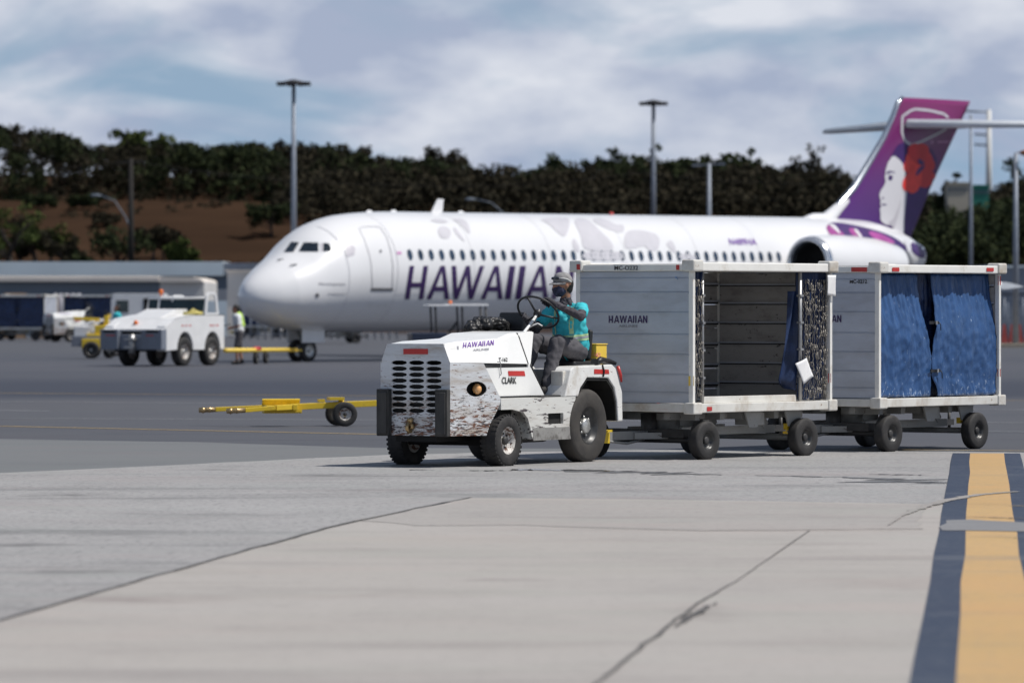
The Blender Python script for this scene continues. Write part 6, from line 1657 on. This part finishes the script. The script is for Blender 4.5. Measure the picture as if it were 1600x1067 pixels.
q = MB(); hh5 = ZAT(240, 205) - p5.location.z; q.bar((0, 0, hh5), (.45, 0, hh5 + .1), .05, .05); q.ball((.42, 0, hh5 + .02), .22, 12, 1.2, .7, .6); q.build('lamp_head', pm('rusty_lamp_head', (.25, .10, .05), .6), p5)
p6 = mast('transmission_pole', 1545, 172, 520, .30, 'tall white transmission pole with crossarms behind the tailplane', M['polewhite'], head=None, cat='utility pole')
hz_ = p6.location.z
for y_, l, r in ((174, 1508, 1547), (210, 1522, 1544), (226, 1522, 1544)):
    q = MB(); q.tube([((l - 1545) * 520 / FPX, 0, ZAT(y_, 520) - hz_), ((r - 1545) * 520 / FPX, 0, ZAT(y_, 520) - hz_ - .1)], .10, 6); q.build('crossarm', M['pole'], p6)
def curved_lamp(px0, py0, px1, py1, D, label):
    x = AT(px1, D); gz = terr(x, D); o = empty('curved_street_lamp', (x, D, gz), 0, label, 'street lamp', 'curved arm street lamps'); zt = ZAT(py1, D) - gz; dx = AT(px0, D) - x; zt2 = ZAT(py0, D) - gz
    MB().tube([(0, 0, 0), (0, 0, zt * .8), (dx * .12, 0, zt), (dx * .45, 0, zt + (zt2 - zt) * .75), (dx * .9, 0, zt2)], [.07, .06, .05, .04, .04], 8).build('pole', M['bwall'], o)
    MB().ball((dx, 0, zt2 - .03), .32, 10, 1.2, .5, .35).build('lamp_head', M['bwall'], o)
curved_lamp(150, 305, 203, 340, 335, 'curved arm street lamp leaning over the dry slope on the left')
curved_lamp(735, 311, 795, 335, 345, 'curved arm street lamp in front of the dark wood above the airliner')
up = mast('utility_pole', 205, 248, 322, .17, 'dark wooden utility pole on the dry slope at the left', M['wood'], head=None, cat='utility pole')
uh = ZAT(252, 322) - up.location.z
MB().bar((-.9, 0, uh - .1), (.9, 0, uh), .1, .12).build('crossarm', M['wood'], up)
pw = MB()
for dz, x0, y0, x1, y1 in ((0, -200, 268, 205, 252), (0, 205, 252, 640, 290), (0, 640, 290, 1000, 270), (.0, 1000, 270, 1400, 285)):
    a = V((AT(x0, 322), 322, ZAT(y0, 322))); b2 = V((AT(x1, 322), 322, ZAT(y1, 322)))
    for o_ in (0,):
        pw.tube([a.lerp(b2, k / 10) - V((0, o_, .35 * sin(pi * k / 10) - o_)) for k in range(11)], .014, 4)
tag(pw.build('power_lines', M['wood']), 'thin power lines strung across the front of the dark wood', 'power line')
# buildings on the hill at the right
def hb(name, px0, px1, y0, y1, D, mm, label):
    x0, x1 = AT(px0, D), AT(px1, D); zg = terr((x0 + x1) / 2, D); o = empty(name, ((x0 + x1) / 2, D, zg), 0, label, 'building'); w = (x1 - x0) / 2; zt = ZAT(y0, D) - zg
    MB().b2(-w, w, 0, 3, -1, zt).build('wall', mm, o); MB().b2(-w - .1, w + .1, -.1, 3.1, zt, zt + .15).build('roof', mm, o)
    for i in range(5):
        xx = -w + w * 2 * (i + .5) / 5; MB().b2(xx - .09, xx + .09, -.03, -.01, zt - .55, zt - .3).build('window', M['bwall'], o)
hb('cream_building', 1481, 1514, 288, 330, 402, M['sunwall'], 'cream building on the ridge right of the tail fin')
hb('green_building', 1516, 1545, 292, 330, 402.5, M['greenroof'], 'green building on the ridge beside the cream one')
# ------------------------------------------------------------------ vegetation
rg = np.random.default_rng(4)
def leaves(centers, radii, n, size, flat_=.75):
    """leaf sized quads scattered through blobs"""
    C = np.repeat(np.array(centers), n, 0); R = np.repeat(np.array(radii), n, 0)
    u = rg.normal(size=C.shape); u /= np.linalg.norm(u, axis=1, keepdims=True); r = rg.random((len(C), 1)) ** .45
    P = C + u * r * R
    a = rg.normal(size=P.shape); a /= np.linalg.norm(a, axis=1, keepdims=True); b = rg.normal(size=P.shape); b -= a * (a * b).sum(1, keepdims=True); b /= np.linalg.norm(b, axis=1, keepdims=True)
    s = size * (.6 + .8 * rg.random((len(P), 1)))
    a = a * s; b = b * s * .6
    Vt = np.stack([P - a, P + b * .9, P + a, P - b * .9], 1).reshape(-1, 3)
    return Vt
def quads(Vt):
    n = len(Vt) // 4; me = bpy.data.meshes.new('m'); me.vertices.add(len(Vt)); me.vertices.foreach_set('co', Vt.astype(np.float32).ravel())
    me.loops.add(4 * n); me.loops.foreach_set('vertex_index', np.arange(4 * n, dtype=np.int32)); me.polygons.add(n)
    me.polygons.foreach_set('loop_start', np.arange(0, 4 * n, 4, dtype=np.int32)); me.polygons.foreach_set('loop_total', np.full(n, 4, dtype=np.int32)); me.update(); return me
def tree(x, y, h, cr, label, mat_='leaf', bare=0.0, sink=0, lean=0.0, group=None, seed=0, name='tree', cat='tree', n=60, size=.17, trunk=True, low=.45):
    r = random.Random(seed * 7 + 3); zg = terr(x, y); o = empty(name, (x, y, zg - .1), r.uniform(0, 6), label, cat, group)
    tips = []; mb = MB()
    nt_ = 1 if trunk else 3
    for t in range(nt_):
        top = V((lean * h + r.uniform(-.1, .1) * h, r.uniform(-.1, .1) * h, h * .55)); r0 = .035 * h + .03
        base = V((r.uniform(-.2, .2), r.uniform(-.2, .2), 0)) if not trunk else V((0, 0, 0))
        mid = base.lerp(top, .5) + V((r.uniform(-.06, .06) * h, 0, 0))
        mb.tube([base, mid, top], [r0, r0 * .7, r0 * .5], 6)
        for k in range(9):
            a = r.uniform(0, 2 * pi); s = mid.lerp(top, r.uniform(0, 1)); L = cr * r.uniform(.6, 1.0)
            e = s + V((cos(a) * L, sin(a) * L, h * r.uniform(.12, .42))); m_ = s.lerp(e, .5) + V((0, 0, .05 * h))
            mb.tube([s, m_, e], [r0 * .42, r0 * .28, r0 * .1], 5); tips.append(e)
            for q in range(3 + int(6 * bare)):
                e2 = e.lerp(s, r.uniform(0, .5)) + V((r.uniform(-1, 1), r.uniform(-1, 1), r.uniform(.1, 1.0))) * cr * .42
                mb.tube([e.lerp(s, .3), e2], [r0 * .16, r0 * .05], 4, cap=False); tips.append(e2)
    mb.build('trunk', M['bark'] if bare < .5 else M['twig'], o)
    if bare < 1:
        keep = [t for t in tips if r.random() > bare * .7]
        Vt = leaves([tuple(t) for t in keep], [[cr * .30, cr * .30, cr * .22]] * len(keep), int(n * (1 - bare * .6)), size)
        me = quads(Vt); me.materials.append(M[mat_]); c = bpy.data.objects.new('crown', me); col.objects.link(c); c.parent = o
    return o
# ridge profile in the photograph: (px, row of the tree tops)
RP = [(-200, 190), (0, 196), (60, 200), (100, 210), (125, 226), (180, 222), (215, 210), (250, 214), (290, 224), (330, 222), (400, 226), (440, 224), (520, 224), (560, 238), (620, 245), (680, 248), (720, 256), (745, 268), (790, 272), (830, 262), (870, 254), (900, 264), (930, 270), (948, 250), (1050, 250), (1100, 250), (1160, 254), (1200, 262), (1280, 266), (1340, 282), (1440, 296), (1470, 308), (1500, 312), (1545, 308), (1560, 292), (1600, 276), (1700, 262), (1900, 250)]
def rp(px):
    for a, b in zip(RP, RP[1:]):
        if px <= b[0]: return a[1] + (b[1] - a[1]) * (px - a[0]) / (b[0] - a[0])
    return 250
cs = []; rs = []; cs2 = []; rs2 = []
for i in range(1350):
    px = rg.uniform(-260, 1860); D = rg.uniform(404, 452); x = AT(px, D); zg = terr(x, D)
    ztop = ZAT(rp(px), D); rad = rg.uniform(.8, 1.6)
    lowp = 388 if px > 470 else 328
    zl_ = min(max(zg, ZAT(lowp, D)) - .3, ztop - rad - .2); z = rg.uniform(zl_, ztop - rad * .8) if i % 3 else ztop - rad * .85 + rg.uniform(-.5, .3)
    (cs if mnoise.noise(V((x * .09, D * .05, z * .12))) + rg.uniform(-.25, .25) < .05 else cs2).append((x, D, z)); (rs if len(cs) > len(rs) else rs2).append((rad, rad, rad * .75))
Vt = leaves(cs, rs, 130, .19); me = quads(Vt); me.materials.append(M['leaf'])
wood = bpy.data.objects.new('wood', me); col.objects.link(wood); tag(wood, 'dark evergreen wood covering the ridge across the whole background', 'wood', kind='stuff')
Vt = leaves(cs2, rs2, 130, .18); me = quads(Vt); me.materials.append(M['leafbrown'])
wood2 = bpy.data.objects.new('dry_wood', me); col.objects.link(wood2); tag(wood2, 'dry olive brown undergrowth mixed into the ridge wood', 'wood', kind='stuff')
cs = []; rs = []
for i in range(620):
    px = rg.uniform(432, 1440); D = rg.uniform(368, 406); x = AT(px, D); zg = terr(x, D); rad = rg.uniform(.8, 1.5)
    if px < 470 and rg.random() < .5: continue
    cs.append((x, D, zg + rg.uniform(0, 2.6))); rs.append((rad, rad, rad * .8))
me = quads(leaves(cs, rs, 110, .19)); me.materials.append(M['leafbrown'])
w4 = bpy.data.objects.new('slope_thicket', me); col.objects.link(w4); tag(w4, 'olive brown thicket on the slope directly above the airliner roof', 'thicket', kind='stuff')
cs = []; rs = []
for i in range(420):
    px = rg.uniform(-260, 440); D = rg.uniform(312, 398); x = AT(px, D)
    if mnoise.noise(V((x * .12, D * .06, 4))) < -.05: continue
    rad = rg.uniform(.12, .42); cs.append((x, D, terr(x, D) + rad * .3)); rs.append((rad * 1.6, rad * 1.6, rad))
me = quads(leaves(cs, rs, 40, .10)); me.materials.append(M['leafbrown'])
w5 = bpy.data.objects.new('dry_scrub', me); col.objects.link(w5); tag(w5, 'low dry scrub dotted over the bare brown slope at the left', 'scrub', kind='stuff')
# single trees along the skyline
sk = [(20, 'bare', 186), (62, 'bare', 188), (95, 'leaf', 192), (212, 'leaflight', 200), (248, 'leaflight', 202), (300, 'leaf', 208), (362, 'leaf', 210), (425, 'bare', 204), (470, 'bare', 202), (545, 'bare', 214), (690, 'bare', 228), (705, 'bare', 232), (870, 'leaf', 240), (948, 'leaf', 236), (985, 'leaf', 238), (1075, 'leaf', 236), (1170, 'leaf', 242), (1268, 'bare', 232), (1300, 'bare', 240), (1335, 'bare', 250), (1575, 'leaf', 268), (1597, 'leaf', 250)]
where = {20: 'at the left picture edge', 62: 'beside the left picture edge tree', 95: 'on the left before the skyline dips', 212: 'above the wooden utility pole', 248: 'right of the bright crown above the utility pole', 300: 'halfway between utility pole and left mast', 362: 'left of the left light mast', 425: 'just left of the left light mast', 470: 'just right of the left light mast', 545: 'above the airliner cockpit', 690: 'above the blade antenna', 705: 'thin and second right above the blade antenna', 870: 'above the driver', 948: 'left of the middle light mast', 985: 'next to the middle light mast', 1075: 'between middle mast and shorter lamp post', 1170: 'right of the shorter lamp post', 1268: 'left of the tail fin, tallest twigs', 1300: 'left of the fin under the left tailplane tip', 1335: 'directly beside the fin leading edge', 1575: 'right of the green building', 1597: 'at the right picture edge'}
for i, (px, kd, yt) in enumerate(sk):
    D = 428 + (i * 7) % 16; x = AT(px, D); zt = ZAT(yt, D); zg = terr(x, D); h = zt - zg
    tree(x, D, h / (1.0 if kd == 'bare' else .98), 1.9 if kd != 'bare' else 1.6, ('bare twiggy tree on the skyline ' if kd == 'bare' else ('bright green crown on the skyline ' if kd == 'leaflight' else 'dark leafy tree on the skyline ')) + where[px], 'leafbrown' if kd == 'bare' else kd, bare=.85 if kd == 'bare' else .1, group='trees on the skyline', seed=i, n=26, size=.24)
# trees and bushes on the dry slope
for i, (px, yb, yt, cr, mt, br_, lb) in enumerate(((12, 404, 322, 1.9, 'leaflight', .2, 'broad green tree at the foot of the dry slope, left picture edge'), (48, 404, 335, 1.6, 'leafbrown', .3, 'brownish tree beside the leftmost tree on the dry slope'), (78, 408, 350, 1.3, 'leaflight', .5, 'thin open tree third from the left on the dry slope'),
                                               (122, 408, 386, .8, 'leaf', 0, 'small round dark bush alone on the dry slope'), (190, 410, 352, 1.9, 'leaf', .3, 'spreading dark tree behind the utility pole foot'), (238, 410, 350, 1.6, 'leafbrown', .4, 'forked tree with sparse leaves right of the utility pole'), (285, 385, 366, .7, 'leaflight', 0, 'small green clump on the slope right of the forked tree'),
                                               (165, 360, 335, 1.1, 'leafbrown', .2, 'low olive shrub uphill of the utility pole'), (30, 400, 372, 1.2, 'leafbrown', .1, 'low brown bush between the two leftmost slope trees'), (100, 400, 365, 1.0, 'leafbrown', .2, 'low dry bush left of the small round bush'), (255, 372, 350, 1.1, 'leafbrown', .3, 'dry shrub high on the slope right of the curved lamp'), (62, 350, 330, 1.2, 'leaf', .1, 'dark shrub at the top of the slope above the leftmost trees'), (130, 352, 330, 1.2, 'leaf', .1, 'dark shrub at the top of the slope left of the curved lamp'), (425, 380, 318, 1.7, 'leaf', .2, 'dark tree hanging over the slope beside the left mast'), (1487, 292, 264, .75, 'leaf', 0, 'small pointed conifer above the cream building'))):
    D = 322 + (i % 3) * 6 if px not in (1487, 165, 425, 255, 62, 130) else {1487: 412, 165: 372, 425: 366, 255: 352, 62: 388, 130: 386}[px]
    x = AT(px, D); zt = ZAT(yt, D); zg = terr(x, D)
    tree(x, D, max(.9, zt - zg), cr, lb, mt, bare=br_, seed=40 + i, n=40, size=.15, name='tree' if cr > .9 else 'bush', cat='tree' if cr > .9 else 'bush', trunk=cr > .9)
# right hand wood closer in, hiding the foot of the ridge
cs = []; rs = []
for i in range(330):
    px = rg.uniform(1400, 1860); D = rg.uniform(345, 400); x = AT(px, D); zg = terr(x, D); rad = rg.uniform(.9, 1.6)
    top = 311 if 1462 < px < 1550 and i % 2 else 335 if px < 1520 else max(300, 335 - (px - 1520) * .6)
    zh_ = ZAT(top, D) - rad; cs.append((x, D, rg.uniform(min(zg + .3, zh_ - .2), zh_))); rs.append((rad, rad, rad * .8))
me = quads(leaves(cs, rs, 130, .19)); me.materials.append(M['leaf'])
w3 = bpy.data.objects.new('right_wood', me); col.objects.link(w3); w3.name = 'lower_wood'; tag(w3, 'dark green thicket right of the tail fin below the ridge', 'wood', kind='stuff')
